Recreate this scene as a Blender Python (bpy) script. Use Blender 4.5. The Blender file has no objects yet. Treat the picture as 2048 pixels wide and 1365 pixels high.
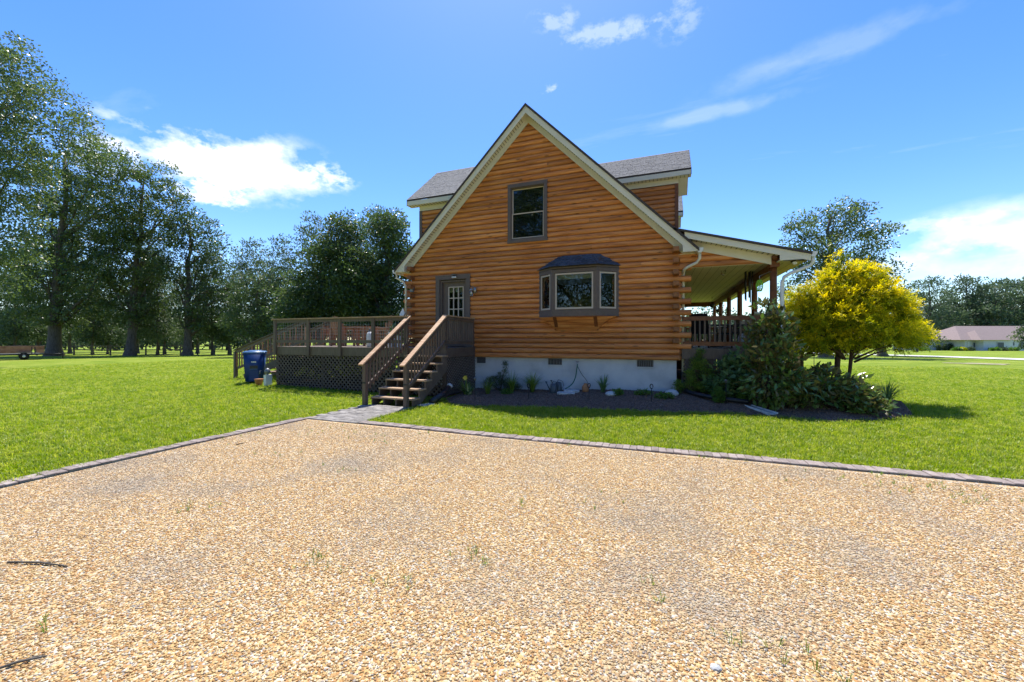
import bpy, bmesh, math, random
import numpy as np
from mathutils import Vector, Matrix
R = math.radians
sc = bpy.context.scene
col = sc.collection
random.seed(7); rng = np.random.default_rng(7)

# ------------------------------------------------------------------ camera, sky, sun, exposure
F, CX, HZ = 785.0, 1024.0, 678.0                       # focal length and horizon of the 2048 px photograph
YAW = math.atan(293 / 785.0)
CAM = np.array([-0.520, -11.545, 1.40])                # house corner is the origin, X along the gable wall, Y into the depth
FW = np.array([-math.sin(YAW), math.cos(YAW), 0]); RT = np.array([math.cos(YAW), math.sin(YAW), 0]); UP = np.array([0, 0, 1.0])
cd = bpy.data.cameras.new('camera'); cam = bpy.data.objects.new('camera', cd); col.objects.link(cam)
cam.location = CAM; cam.rotation_euler = (R(90), 0, YAW)
cd.sensor_width = 36; cd.lens = 36 * F / 2048; cd.shift_y = -4.5 / 2048
cd.clip_start = .05; cd.clip_end = 2000
sc.camera = cam
SUNV = Vector((1.46, -3.45, -8.5)).normalized()       # travel direction of the light, from the shadow of the gable
ELEV = math.asin(-SUNV.z); AZ = math.atan2(-SUNV.x, -SUNV.y)
sd = bpy.data.lights.new('sun', 'SUN'); sun = bpy.data.objects.new('sun', sd); col.objects.link(sun)
sd.energy = 3.4; sd.angle = R(.55); sd.color = (1, .95, .86)
sun.rotation_euler = SUNV.to_track_quat('-Z', 'Y').to_euler(); sun.location = (0, 0, 40)
w = bpy.data.worlds.new('World'); sc.world = w; w.use_nodes = True
nt = w.node_tree; N = nt.nodes; L = nt.links; N.clear()
def nd(t, **k):
    n = N.new(t)
    for a, b in k.items():
        if a.startswith('i_'): n.inputs[a[2:].replace('_', ' ')].default_value = b
        else: setattr(n, a, b)
    return n
def ln(a, b): L.new(a, b)
sky = nd('ShaderNodeTexSky'); sky.sky_type = 'NISHITA'; sky.sun_disc = False
sky.sun_elevation = ELEV; sky.sun_rotation = AZ
sky.air_density = 1.0; sky.dust_density = .35; sky.ozone_density = 3.5; sky.altitude = 0
hs = nd('ShaderNodeHueSaturation'); hs.inputs['Hue'].default_value = .512; hs.inputs['Saturation'].default_value = 1.30; hs.inputs['Value'].default_value = .71
ln(sky.outputs[0], hs.inputs['Color'])
tc = nd('ShaderNodeTexCoord')
def dirpx(x, y):
    d = FW + RT * (x - CX) / F + UP * (HZ - y) / F
    return d / np.linalg.norm(d)
def math_n(op, a, b=None, clamp=False):
    n = nd('ShaderNodeMath', operation=op, use_clamp=clamp)
    for i, v in enumerate((a, b)):
        if v is None: continue
        if isinstance(v, (int, float)): n.inputs[i].default_value = v
        else: ln(v, n.inputs[i])
    return n.outputs[0]
# thin streaked cloud sheet, projected on a plane overhead, everywhere in the sky
sep = nd('ShaderNodeSeparateXYZ'); ln(tc.outputs['Generated'], sep.inputs[0])
zc = math_n('MAXIMUM', sep.outputs[2], .04)
cmb = nd('ShaderNodeCombineXYZ'); ln(math_n('DIVIDE', sep.outputs[0], zc), cmb.inputs[0]); ln(math_n('DIVIDE', sep.outputs[1], zc), cmb.inputs[1])
mp = nd('ShaderNodeMapping'); mp.inputs['Rotation'].default_value = (0, 0, R(-12)); mp.inputs['Scale'].default_value = (.55, 1.7, 1); mp.inputs['Location'].default_value = (2.3, .7, 0)
ln(cmb.outputs[0], mp.inputs[0])
nz = nd('ShaderNodeTexNoise'); nz.inputs['Scale'].default_value = 1.15; nz.inputs['Detail'].default_value = 9; nz.inputs['Roughness'].default_value = .62; nz.inputs['Distortion'].default_value = .5
ln(mp.outputs[0], nz.inputs['Vector'])
rp = nd('ShaderNodeMapRange'); rp.inputs['From Min'].default_value = .60; rp.inputs['From Max'].default_value = .95; ln(nz.outputs['Fac'], rp.inputs['Value'])
acc = math_n('MULTIPLY', rp.outputs[0], .24)
# single clouds: direction, half width, half height (in pixels of the photograph), sharpness
nz2 = nd('ShaderNodeTexNoise'); nz2.inputs['Scale'].default_value = 7.5; nz2.inputs['Detail'].default_value = 10; nz2.inputs['Roughness'].default_value = .58
mp2 = nd('ShaderNodeMapping'); mp2.inputs['Scale'].default_value = (1, 1, 1.7); ln(tc.outputs['Generated'], mp2.inputs[0]); ln(mp2.outputs[0], nz2.inputs['Vector'])
nz3 = nd('ShaderNodeTexNoise'); nz3.inputs['Scale'].default_value = 26; nz3.inputs['Detail'].default_value = 9; nz3.inputs['Roughness'].default_value = .62; ln(mp2.outputs[0], nz3.inputs['Vector'])
for (x, y, hw, hh, amt) in [(345, 315, 105, 52, 1.3), (525, 335, 110, 52, .95), (650, 352, 48, 22, .6), (420, 395, 52, 18, .6), (430, 340, 60, 40, .9),
                            (1110, 40, 40, 16, .22), (1215, 66, 80, 16, .26), (1355, 35, 36, 30, .18), (1440, 222, 110, 13, .16), (1640, 106, 150, 20, .11), (1104, 181, 17, 10, .3),
                            (2015, 455, 110, 34, .62), (1960, 530, 150, 36, .42), (1850, 447, 40, 14, .25)]:
    d = dirpx(x, y); r_ = np.cross(d, UP); r_ /= np.linalg.norm(r_); u_ = np.cross(r_, d)
    sx = F / hw * (1.0 / max(.3, d @ FW)) ; sy = F / hh * (1.0 / max(.3, d @ FW))
    sub = nd('ShaderNodeVectorMath', operation='SUBTRACT'); ln(tc.outputs['Generated'], sub.inputs[0]); sub.inputs[1].default_value = d
    a = nd('ShaderNodeVectorMath', operation='DOT_PRODUCT'); ln(sub.outputs[0], a.inputs[0]); a.inputs[1].default_value = r_ * sx * (d @ FW)
    b = nd('ShaderNodeVectorMath', operation='DOT_PRODUCT'); ln(sub.outputs[0], b.inputs[0]); b.inputs[1].default_value = u_ * sy * (d @ FW)
    rr = math_n('SQRT', math_n('ADD', math_n('MULTIPLY', a.outputs['Value'], a.outputs['Value']), math_n('MULTIPLY', b.outputs['Value'], b.outputs['Value'])))
    fall = math_n('SUBTRACT', 1.05, rr)
    v = math_n('ADD', math_n('MULTIPLY', fall, .55), math_n('MULTIPLY', math_n('SUBTRACT', (nz2 if hw > 90 else nz3).outputs['Fac'], .5), 2.3 if hw > 90 else 3.0))
    m = math_n('MULTIPLY', math_n('MULTIPLY', v, 2.2, True), amt)
    gate = nd('ShaderNodeMapRange'); gate.inputs['From Min'].default_value = 1.3; gate.inputs['From Max'].default_value = .6; ln(rr, gate.inputs['Value'])
    acc = math_n('ADD', acc, math_n('MULTIPLY', m, gate.outputs[0]))
acc = math_n('MINIMUM', acc, 1.0)
mx = nd('ShaderNodeMix', data_type='RGBA'); ln(acc, mx.inputs['Factor']); ln(hs.outputs[0], mx.inputs[6]); mx.inputs[7].default_value = (4.2, 4.3, 4.5, 1)
bg = nd('ShaderNodeBackground'); bg.inputs['Strength'].default_value = .15; ln(mx.outputs[2], bg.inputs['Color'])
ow = nd('ShaderNodeOutputWorld'); ln(bg.outputs[0], ow.inputs[0])
w.cycles.sampling_method = 'MANUAL'; w.cycles.sample_map_resolution = 256
sc.view_settings.view_transform = 'Standard'; sc.view_settings.look = 'None'; sc.view_settings.gamma = 1
sc.view_settings.use_curve_mapping = False; sc.view_settings.exposure = 1.28
sc.cycles.max_bounces = 5; sc.cycles.diffuse_bounces = 2; sc.cycles.glossy_bounces = 3; sc.cycles.transmission_bounces = 4; sc.cycles.transparent_max_bounces = 8

# ------------------------------------------------------------------ positions
def sstep(a, b, x):
    t = np.clip((x - a) / (b - a), 0, 1); return t * t * (3 - 2 * t)
GZ = -.24
def gz(x, y):
    x = np.asarray(x, float); y = np.asarray(y, float)
    t = (x - CAM[0]) * FW[0] + (y - CAM[1]) * FW[1]
    s = np.clip(t - 28, 0, 130); drop = .019 * (np.sqrt(s * s + 16) - 4)
    bump = .12 * np.exp(-(((x + 14) / 3.6) ** 2 + ((y + .6) / 2.6) ** 2))
    return GZ - drop + bump
def ray(x, y): return FW + RT * (x - CX) / F + UP * (HZ - y) / F
def Y_(x, y, Y): d = ray(x, y); return CAM + d * ((Y - CAM[1]) / d[1])
def D_(x, y, t): return CAM + ray(x, y) * t
def G_(x, y):
    d = ray(x, y); t = 3.0
    for _ in range(60):
        p = CAM + d * t; t += (p[2] - float(gz(p[0], p[1]))) / max(.02, -d[2]) * .8
        t = min(max(t, .5), 400)
    return CAM + d * t
def bedz(x, y): return float(np.clip(-.035 + .085 * y, -.215, -.03))

# ------------------------------------------------------------------ object helpers
W = {}
def tag(o, label=None, cat=None, group=None, kind=None):
    for k, v in (('label', label), ('category', cat), ('group', group), ('kind', kind)):
        if v: o[k] = v
    return o
def thing(name, loc, label, cat, group=None):
    o = bpy.data.objects.new(name, None); col.objects.link(o); o.location = loc; o.empty_display_size = .2
    W[o] = np.array(loc, float); return tag(o, label, cat, group)
def add(name, me, c, parent=None):
    o = bpy.data.objects.new(name, me); col.objects.link(o)
    c = np.array(c, float); W[o] = c
    if parent is not None: o.parent = parent; o.location = c - W[parent]
    else: o.location = c
    return o
def mesh(name, v, f, mat, parent=None, smooth=False, c=None):
    v = np.asarray(v, float)
    if c is None: c = (v.min(0) + v.max(0)) / 2
    me = bpy.data.meshes.new(name); me.from_pydata((v - c).tolist(), [], [list(q) for q in f])
    if isinstance(mat, list):
        for m in mat: me.materials.append(m)
    elif mat: me.materials.append(mat)
    if smooth: me.polygons.foreach_set('use_smooth', [True] * len(me.polygons))
    me.update()
    return add(name, me, c, parent)
BF = [(0, 3, 2, 1), (4, 5, 6, 7), (0, 1, 5, 4), (1, 2, 6, 5), (2, 3, 7, 6), (3, 0, 4, 7)]
def boxv(x0, x1, y0, y1, z0, z1):
    return [(x0, y0, z0), (x1, y0, z0), (x1, y1, z0), (x0, y1, z0), (x0, y0, z1), (x1, y0, z1), (x1, y1, z1), (x0, y1, z1)]
def box(name, x0, x1, y0, y1, z0, z1, mat, parent=None): return mesh(name, boxv(x0, x1, y0, y1, z0, z1), BF, mat, parent)
class MB:
    def __init__(s): s.v = []; s.f = []
    def add(s, v, f):
        n = len(s.v); s.v += [tuple(p) for p in v]; s.f += [tuple(i + n for i in q) for q in f]; return s
    def box(s, *a): return s.add(boxv(*a), BF)
    def beam(s, p, q, wd, h, up=(0, 0, 1)): return s.add(*beamv(p, q, wd, h, up))
    def tube(s, pts, rad, seg=8): return s.add(*tubev(pts, rad, seg))
    def lathe(s, c, prof, seg=12): return s.add(*lathev(c, prof, seg))
    def build(s, name, mat, parent=None, smooth=False, c=None): return mesh(name, s.v, s.f, mat, parent, smooth, c)
def beamv(p, q, wd, h, up=(0, 0, 1)):
    p = np.array(p, float); q = np.array(q, float); d = (q - p) / np.linalg.norm(q - p)
    s = np.cross(d, np.array(up, float)); s /= np.linalg.norm(s); u = np.cross(s, d)
    v = [e + s * a * wd / 2 + u * b * h / 2 for e in (p, q) for a, b in ((-1, -1), (1, -1), (1, 1), (-1, 1))]
    return v, [(0, 1, 2, 3), (7, 6, 5, 4), (0, 4, 5, 1), (1, 5, 6, 2), (2, 6, 7, 3), (3, 7, 4, 0)]
def beam(name, p, q, wd, h, mat, parent=None, up=(0, 0, 1)):
    v, f = beamv(p, q, wd, h, up); return mesh(name, v, f, mat, parent)
def tubev(pts, rad, seg=8):
    pts = [np.array(p, float) for p in pts]; n = len(pts)
    if not hasattr(rad, '__len__'): rad = [rad] * n
    v = []; f = []; ref = np.array([.31, .17, .93])
    for i, p in enumerate(pts):
        d = pts[min(i + 1, n - 1)] - pts[max(i - 1, 0)]; d = d / (np.linalg.norm(d) + 1e-9)
        if abs(d @ ref) > .97: ref = np.array([.93, .2, .1])
        a = np.cross(d, ref); a /= np.linalg.norm(a); b = np.cross(d, a)
        for k in range(seg):
            t = 2 * math.pi * k / seg; v.append(p + (a * math.cos(t) + b * math.sin(t)) * rad[i])
    for i in range(n - 1):
        for k in range(seg): f.append((i * seg + k, i * seg + (k + 1) % seg, (i + 1) * seg + (k + 1) % seg, (i + 1) * seg + k))
    f.append(tuple(range(seg))[::-1]); f.append(tuple(range((n - 1) * seg, n * seg)))
    return v, f
def tube(name, pts, rad, mat, parent=None, seg=8):
    v, f = tubev(pts, rad, seg); return mesh(name, v, f, mat, parent, True)
def lathev(c, prof, seg=12):
    v = []; f = []
    for r, z in prof:
        for k in range(seg):
            t = 2 * math.pi * k / seg; v.append((c[0] + r * math.cos(t), c[1] + r * math.sin(t), c[2] + z))
    for i in range(len(prof) - 1):
        for k in range(seg): f.append((i * seg + k, i * seg + (k + 1) % seg, (i + 1) * seg + (k + 1) % seg, (i + 1) * seg + k))
    f.append(tuple(range(seg))[::-1]); f.append(tuple(range((len(prof) - 1) * seg, len(prof) * seg)))
    return v, f
def lathe(name, c, prof, mat, parent=None, seg=12):
    v, f = lathev(c, prof, seg); return mesh(name, v, f, mat, parent, True)
def prismv(poly, y0, y1):                                # polygon in XZ extruded along Y
    n = len(poly); v = [(x, y0, z) for x, z in poly] + [(x, y1, z) for x, z in poly]
    f = [tuple(range(n)), tuple(range(2 * n - 1, n - 1, -1))] + [(i, i + n, (i + 1) % n + n, (i + 1) % n) for i in range(n)]
    return v, f
def prism(name, poly, y0, y1, mat, parent=None): v, f = prismv(poly, y0, y1); return mesh(name, v, f, mat, parent)
def slabv(a, b, c, d, th):                               # quad a b c d (top) with vertical thickness th
    t = [np.array(p, float) for p in (a, b, c, d)]; return [p - [0, 0, th] for p in t] + t, BF
def copy_tree(o, parent=None):
    c = o.copy(); col.objects.link(c); c.parent = parent; W[c] = W[o]
    for ch in list(o.children): copy_tree(ch, c)
    return c

# ------------------------------------------------------------------ materials
def mat(name, c1, c2=None, c3=None, scale=6, stretch=(1, 1, 1), rough=.7, bump=0, bscale=None, rand=.0, coord='Object', spec=.4, detail=5, metal=0, knots=0, lo=.3, hi=.7):
    m = bpy.data.materials.new(name); m.use_nodes = True; t = m.node_tree; n = t.nodes; l = t.links
    b = n['Principled BSDF']; b.inputs['Roughness'].default_value = rough; b.inputs['Specular IOR Level'].default_value = spec; b.inputs['Metallic'].default_value = metal
    if c2 is None: c2 = tuple(x * .86 for x in c1)
    co = n.new('ShaderNodeTexCoord'); mp = n.new('ShaderNodeMapping'); mp.inputs['Scale'].default_value = stretch
    oi = n.new('ShaderNodeObjectInfo'); vm = n.new('ShaderNodeVectorMath'); vm.operation = 'ADD'
    sc_ = n.new('ShaderNodeMath'); sc_.operation = 'MULTIPLY'; sc_.inputs[1].default_value = 97.0; l.new(oi.outputs['Random'], sc_.inputs[0])
    if coord == 'Position':
        ge = n.new('ShaderNodeNewGeometry'); l.new(ge.outputs['Position'], vm.inputs[0])
    else:
        l.new(co.outputs[coord], vm.inputs[0]); l.new(sc_.outputs[0], vm.inputs[1])
    l.new(vm.outputs[0], mp.inputs[0])
    nz = n.new('ShaderNodeTexNoise'); nz.inputs['Scale'].default_value = scale; nz.inputs['Detail'].default_value = detail; nz.inputs['Roughness'].default_value = .62; l.new(mp.outputs[0], nz.inputs['Vector'])
    cr = n.new('ShaderNodeValToRGB'); e = cr.color_ramp.elements
    e[0].position = lo; e[1].position = hi; e[0].color = (*c1, 1); e[1].color = (*(c3 or c2), 1)
    if c3: x = e.new((lo + hi) / 2); x.color = (*c2, 1)
    l.new(nz.outputs['Fac'], cr.inputs[0]); out = cr.outputs[0]
    if knots:
        mk = n.new('ShaderNodeMapping'); mk.inputs['Scale'].default_value = (1.5, 6, 6); l.new(vm.outputs[0], mk.inputs[0])
        vo = n.new('ShaderNodeTexVoronoi'); vo.inputs['Scale'].default_value = 1.25; l.new(mk.outputs[0], vo.inputs['Vector'])
        mr = n.new('ShaderNodeMapRange'); mr.inputs['From Min'].default_value = .07; mr.inputs['From Max'].default_value = .2; mr.inputs['To Min'].default_value = knots; mr.inputs['To Max'].default_value = 0; l.new(vo.outputs['Distance'], mr.inputs['Value'])
        mk2 = n.new('ShaderNodeMix'); mk2.data_type = 'RGBA'; l.new(mr.outputs[0], mk2.inputs['Factor']); l.new(out, mk2.inputs[6]); mk2.inputs[7].default_value = (.07, .028, .012, 1); out = mk2.outputs[2]
    if rand:
        hv = n.new('ShaderNodeHueSaturation'); mr = n.new('ShaderNodeMapRange'); mr.inputs['To Min'].default_value = 1 - rand; mr.inputs['To Max'].default_value = 1 + rand
        l.new(oi.outputs['Random'], mr.inputs['Value']); l.new(mr.outputs[0], hv.inputs['Value']); l.new(out, hv.inputs['Color']); out = hv.outputs[0]
    l.new(out, b.inputs['Base Color'])
    if bump:
        bp = n.new('ShaderNodeBump'); bp.inputs['Strength'].default_value = bump; bp.inputs['Distance'].default_value = .02
        if bscale:
            n2 = n.new('ShaderNodeTexNoise'); n2.inputs['Scale'].default_value = bscale; n2.inputs['Detail'].default_value = 6; l.new(mp.outputs[0], n2.inputs['Vector']); l.new(n2.outputs['Fac'], bp.inputs['Height'])
        else: l.new(nz.outputs['Fac'], bp.inputs['Height'])
        l.new(bp.outputs[0], b.inputs['Normal'])
    return m
M = {}
M['log'] = mat('stained_log', (.26, .082, .022), (.51, .190, .055), (.66, .305, .105), 3.2, (.35, 5, 5), .5, .35, None, .20, knots=.75, lo=.28, hi=.72)
M['logdark'] = mat('stained_beam', (.13, .045, .016), (.24, .085, .028), None, 3, (3, .4, 3), .5, .3, rand=.15)
M['logend'] = mat('log_end_grain', (.15, .055, .02), (.34, .14, .045), None, 14, (1, 1, 1), .6, .3, rand=.2)
M['trim'] = mat('brown_trim', (.105, .078, .066), (.135, .10, .085), None, 9, (1, 1, 1), .55, .1, rand=.06)
M['sash'] = mat('tan_sash', (.46, .38, .31), (.5, .42, .34), rough=.5)
M['cream'] = mat('cream_vinyl', (.62, .58, .46), (.67, .63, .51), scale=3, rough=.45)
M['white'] = mat('white_metal', (.7, .7, .68), (.76, .76, .74), scale=4, rough=.4)
M['ceil'] = mat('cream_ceiling', (.58, .53, .36), (.63, .58, .41), scale=2, rough=.6)
M['groove'] = mat('soffit_groove', (.07, .06, .045), rough=.8)
M['shingle'] = mat('grey_shingle', (.10, .10, .105), (.19, .19, .195), (.28, .275, .27), 26, (1, 1, 1), .9, .3, 60, coord='Position')
M['shingle_dark'] = mat('slate_blue_shingle', (.025, .032, .045), (.05, .062, .082), (.085, .098, .12), 12, (1, 1, 1), .85, .3, 60, rand=.25)
M['edge'] = mat('shingle_edge', (.045, .038, .036), (.075, .06, .055), rough=.9)
M['parge'] = mat('parged_block', (.40, .41, .42), (.50, .51, .52), (.56, .57, .57), 1.6, (1, 1, 1), .85, .15, 30, coord='Position')
M['deck'] = mat('brown_deck_stain', (.085, .060, .043), (.145, .105, .078), None, 4, (6, 1, 1), .6, .2, rand=.14)
M['deckv'] = mat('brown_deck_stain_upright', (.095, .064, .046), (.155, .108, .080), None, 4, (6, 6, .8), .6, .2, rand=.14)
M['cap'] = mat('weathered_cap', (.30, .165, .08), (.42, .26, .145), (.50, .36, .23), 4, (.5, 5, 5), .65, .25, rand=.1)
M['tread'] = mat('weathered_tread', (.23, .145, .085), (.37, .25, .155), (.45, .33, .23), 4, (.6, 6, 6), .7, .3, rand=.1)
M['lattice'] = mat('lattice_brown', (.070, .052, .042), (.115, .085, .068), scale=7, rough=.7, rand=.12)
M['wire'] = mat('galvanised_wire', (.35, .35, .36), rough=.4, metal=.8)
M['black'] = mat('black_plastic', (.012, .013, .016), (.03, .032, .038), scale=8, rough=.4)
M['iron'] = mat('dark_iron', (.02, .02, .022), rough=.5)
M['bronze'] = mat('silver_bronze', (.30, .28, .25), (.42, .40, .36), scale=20, rough=.35, metal=.7)
M['blue'] = mat('blue_plastic', (.006, .035, .16), (.010, .048, .20), scale=3, rough=.42, bump=.05)
M['bluelid'] = mat('blue_lid', (.07, .16, .34), (.10, .21, .40), scale=4, rough=.4)
M['terra'] = mat('terracotta', (.36, .15, .06), (.45, .2, .09), scale=8, rough=.8)
M['canmetal'] = mat('grey_watering_can', (.05, .065, .075), (.085, .10, .115), scale=6, rough=.45)
M['hose'] = mat('green_hose', (.02, .10, .075), (.03, .14, .10), scale=6, rough=.45)
M['hose2'] = mat('grey_hose', (.16, .18, .17), rough=.5)
M['stone'] = mat('pale_stone', (.33, .34, .34), (.50, .50, .49), (.62, .62, .60), 9, (1, 1, 1), .85, .4, rand=.12)
M['paver'] = mat('grey_brown_paver', (.17, .135, .12), (.25, .205, .185), (.32, .275, .25), 9, (1, 1, 1), .88, .4, 50, rand=.20)
M['walk'] = mat('walk_paver', (.13, .12, .11), (.20, .185, .17), (.33, .31, .29), 5, (1, 1, 1), .85, .4, 50, rand=.16)
M['joint'] = mat('sand_joint', (.13, .11, .085), (.2, .17, .13), scale=20, rough=1, coord='Position')
M['mulch'] = mat('mulch', (.07, .042, .03), (.15, .095, .07), (.24, .165, .125), 38, (1, 1, 1), .95, .8, 60, coord='Position')
M['chip'] = mat('mulch_chip', (.07, .042, .03), (.27, .18, .13), None, 6, (1, 1, 1), .95, rand=.45)
M['furn'] = mat('red_cedar', (.30, .135, .065), (.42, .21, .11), None, 4, (5, 5, .8), .6, .2, rand=.15)
M['bark'] = mat('bark', (.045, .034, .026), (.12, .095, .075), (.17, .14, .115), 7, (2.2, 2.2, .35), .95, 1.0, coord='Position')
M['barkred'] = mat('reddish_bark', (.05, .03, .02), (.13, .08, .055), None, 9, (2.5, 2.5, .35), .95, .8, coord='Position')
M['fence'] = mat('grey_fence_wood', (.06, .052, .044), (.14, .125, .105), scale=6, rough=.9, rand=.2)
M['road'] = mat('pale_road', (.46, .45, .42), (.54, .53, .50), scale=.7, rough=.9, coord='Position')
M['sand'] = mat('sandy_patch', (.16, .17, .06), (.38, .33, .22), scale=3, rough=1, coord='Position')
M['nwall'] = mat('pale_brick_wall', (.56, .57, .56), (.68, .69, .68), scale=3, rough=.9, coord='Position')
M['nroof'] = mat('pinkish_roof', (.19, .145, .135), (.25, .195, .18), scale=4, rough=.95, coord='Position')
M['dark'] = mat('dark_room', (.10, .095, .085), rough=.9)
M['blind'] = mat('window_blind', (.42, .40, .36), rough=.7)
M['valance'] = mat('cream_valance', (.45, .44, .28), (.6, .58, .42), scale=22, rough=.9)
M['lime'] = mat('lime_green_paint', (.20, .50, .03), (.28, .62, .05), scale=5, rough=.5)
M['rust'] = mat('rusty_red_panel', (.20, .085, .055), (.30, .145, .10), (.36, .19, .14), 2.5, (1, 1, 1), .8, .1, rand=.12)
M['rubber'] = mat('rubber', (.012, .012, .012), rough=.8)
M['steel'] = mat('grey_steel', (.22, .23, .25), rough=.5, metal=.5)
M['lilyflower'] = mat('yellow_petal', (.75, .58, .06), (.8, .66, .12), scale=8, rough=.6)
def glass(name, tint=(.75, .8, .78), fr=1.45):
    m = bpy.data.materials.new(name); m.use_nodes = True; t = m.node_tree; n = t.nodes; l = t.links; n.remove(n['Principled BSDF'])
    tr = n.new('ShaderNodeBsdfTransparent'); tr.inputs[0].default_value = (*tint, 1)
    gl = n.new('ShaderNodeBsdfGlossy'); gl.inputs['Roughness'].default_value = .015
    nz = n.new('ShaderNodeTexNoise'); nz.inputs['Scale'].default_value = 2.2; bp = n.new('ShaderNodeBump'); bp.inputs['Strength'].default_value = .02; l.new(nz.outputs['Fac'], bp.inputs['Height']); l.new(bp.outputs[0], gl.inputs['Normal'])
    fn = n.new('ShaderNodeFresnel'); fn.inputs[0].default_value = fr
    dbl = n.new('ShaderNodeMath'); dbl.operation = 'MULTIPLY'; dbl.inputs[1].default_value = 2.2; dbl.use_clamp = True; l.new(fn.outputs[0], dbl.inputs[0])
    mx = n.new('ShaderNodeMixShader'); l.new(dbl.outputs[0], mx.inputs[0]); l.new(tr.outputs[0], mx.inputs[1]); l.new(gl.outputs[0], mx.inputs[2]); l.new(mx.outputs[0], n['Material Output'].inputs[0])
    return m
M['glass'] = glass('window_glass'); M['lampglass'] = glass('lamp_glass', (.9, .9, .88))
def emit(name, c, s):
    m = bpy.data.materials.new(name); m.use_nodes = True; b = m.node_tree.nodes['Principled BSDF']
    b.inputs['Base Color'].default_value = (*c, 1); b.inputs['Emission Color'].default_value = (*c, 1); b.inputs['Emission Strength'].default_value = s; return m
M['bulb'] = emit('lit_bulb', (1, .55, .15), 6)
def leafmat(name, c1, c2, c3=None, trans=.35, rough=.45, spec=.5, back=None, inst=False):
    m = bpy.data.materials.new(name); m.use_nodes = True; t = m.node_tree; n = t.nodes; l = t.links; b = n['Principled BSDF']
    b.inputs['Roughness'].default_value = rough; b.inputs['Specular IOR Level'].default_value = spec
    if inst: src = n.new('ShaderNodeObjectInfo').outputs['Random']
    else:
        at = n.new('ShaderNodeAttribute'); at.attribute_name = 'var'; src = at.outputs['Fac']
    cr = n.new('ShaderNodeValToRGB'); e = cr.color_ramp.elements; e[0].color = (*c1, 1); e[1].color = (*(c3 or c2), 1); e[0].position = 0; e[1].position = 1
    if c3: x = e.new(.5); x.color = (*c2, 1)
    l.new(src, cr.inputs[0]); out = cr.outputs[0]
    if back:
        ge = n.new('ShaderNodeNewGeometry'); mk = n.new('ShaderNodeMix'); mk.data_type = 'RGBA'; l.new(ge.outputs['Backfacing'], mk.inputs['Factor']); l.new(out, mk.inputs[6]); mk.inputs[7].default_value = (*back, 1); out = mk.outputs[2]
    l.new(out, b.inputs['Base Color'])
    tl = n.new('ShaderNodeBsdfTranslucent'); hv = n.new('ShaderNodeHueSaturation'); hv.inputs['Saturation'].default_value = 1.1; hv.inputs['Value'].default_value = 1.5; l.new(out, hv.inputs['Color']); l.new(hv.outputs[0], tl.inputs[0])
    mx = n.new('ShaderNodeMixShader'); mx.inputs[0].default_value = trans; l.new(b.outputs[0], mx.inputs[1]); l.new(tl.outputs[0], mx.inputs[2]); l.new(mx.outputs[0], n['Material Output'].inputs[0])
    return m
M['oak'] = leafmat('oak_leaf', (.045, .075, .020), (.085, .125, .034), (.150, .185, .060), .42, .34, .7)
M['oak2'] = leafmat('dark_leaf', (.034, .062, .020), (.062, .100, .030), (.110, .145, .046), .40, .38, .6)
M['pine'] = leafmat('pine_needle', (.040, .070, .030), (.075, .115, .045), (.12, .16, .06), .3, .5, .4)
M['far'] = leafmat('far_leaf', (.055, .085, .045), (.080, .12, .060), (.12, .16, .08), .35, .55, .35)
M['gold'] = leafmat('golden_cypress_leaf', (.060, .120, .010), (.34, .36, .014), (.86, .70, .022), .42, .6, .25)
M['magnolia'] = leafmat('magnolia_leaf', (.060, .120, .022), (.110, .185, .036), (.190, .260, .065), .22, .28, .55, back=(.12, .11, .04))
M['shrub'] = leafmat('shrub_leaf', (.05, .12, .018), (.10, .20, .03), (.20, .30, .06), .35, .45, .4)
M['hydr'] = leafmat('broad_leaf', (.06, .125, .04), (.11, .20, .07), (.20, .30, .12), .35, .45, .4)
M['strap'] = leafmat('strap_leaf', (.08, .15, .022), (.15, .24, .035), (.30, .37, .08), .4, .45, .4)
M['spruce'] = leafmat('spruce_leaf', (.06, .12, .015), (.12, .20, .025), (.30, .35, .05), .3, .5, .3)
M['hosta'] = leafmat('variegated_leaf', (.05, .11, .03), (.12, .2, .06), (.42, .46, .24), .35, .5, .3)
M['grass'] = leafmat('grass_blade', (.135, .220, .014), (.240, .320, .024), (.440, .450, .085), .50, .45, .35, inst=True)

def lawn_mat():
    m = mat('lawn', (.110, .175, .014), (.180, .240, .024), (.285, .310, .065), .55, (1, 1, 1), .95, 0, coord='Position', spec=.1, lo=.3, hi=.72, detail=12)
    t = m.node_tree; n = t.nodes; l = t.links; b = n['Principled BSDF']
    ge = n.new('ShaderNodeNewGeometry'); n2 = n.new('ShaderNodeTexNoise'); n2.inputs['Scale'].default_value = 16; n2.inputs['Detail'].default_value = 8; n2.inputs['Roughness'].default_value = .75; l.new(ge.outputs['Position'], n2.inputs['Vector'])
    src = b.inputs['Base Color'].links[0].from_socket
    mr = n.new('ShaderNodeMapRange'); mr.inputs['From Min'].default_value = .3; mr.inputs['From Max'].default_value = .7; mr.inputs['To Min'].default_value = .55; mr.inputs['To Max'].default_value = 1.5; l.new(n2.outputs['Fac'], mr.inputs['Value'])
    hv = n.new('ShaderNodeHueSaturation'); l.new(mr.outputs[0], hv.inputs['Value']); l.new(src, hv.inputs['Color']); l.new(hv.outputs[0], b.inputs['Base Color'])
    bp = n.new('ShaderNodeBump'); bp.inputs['Strength'].default_value = 1; bp.inputs['Distance'].default_value = .05; l.new(n2.outputs['Fac'], bp.inputs['Height']); l.new(bp.outputs[0], b.inputs['Normal'])
    return m
M['lawn'] = lawn_mat()
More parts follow.
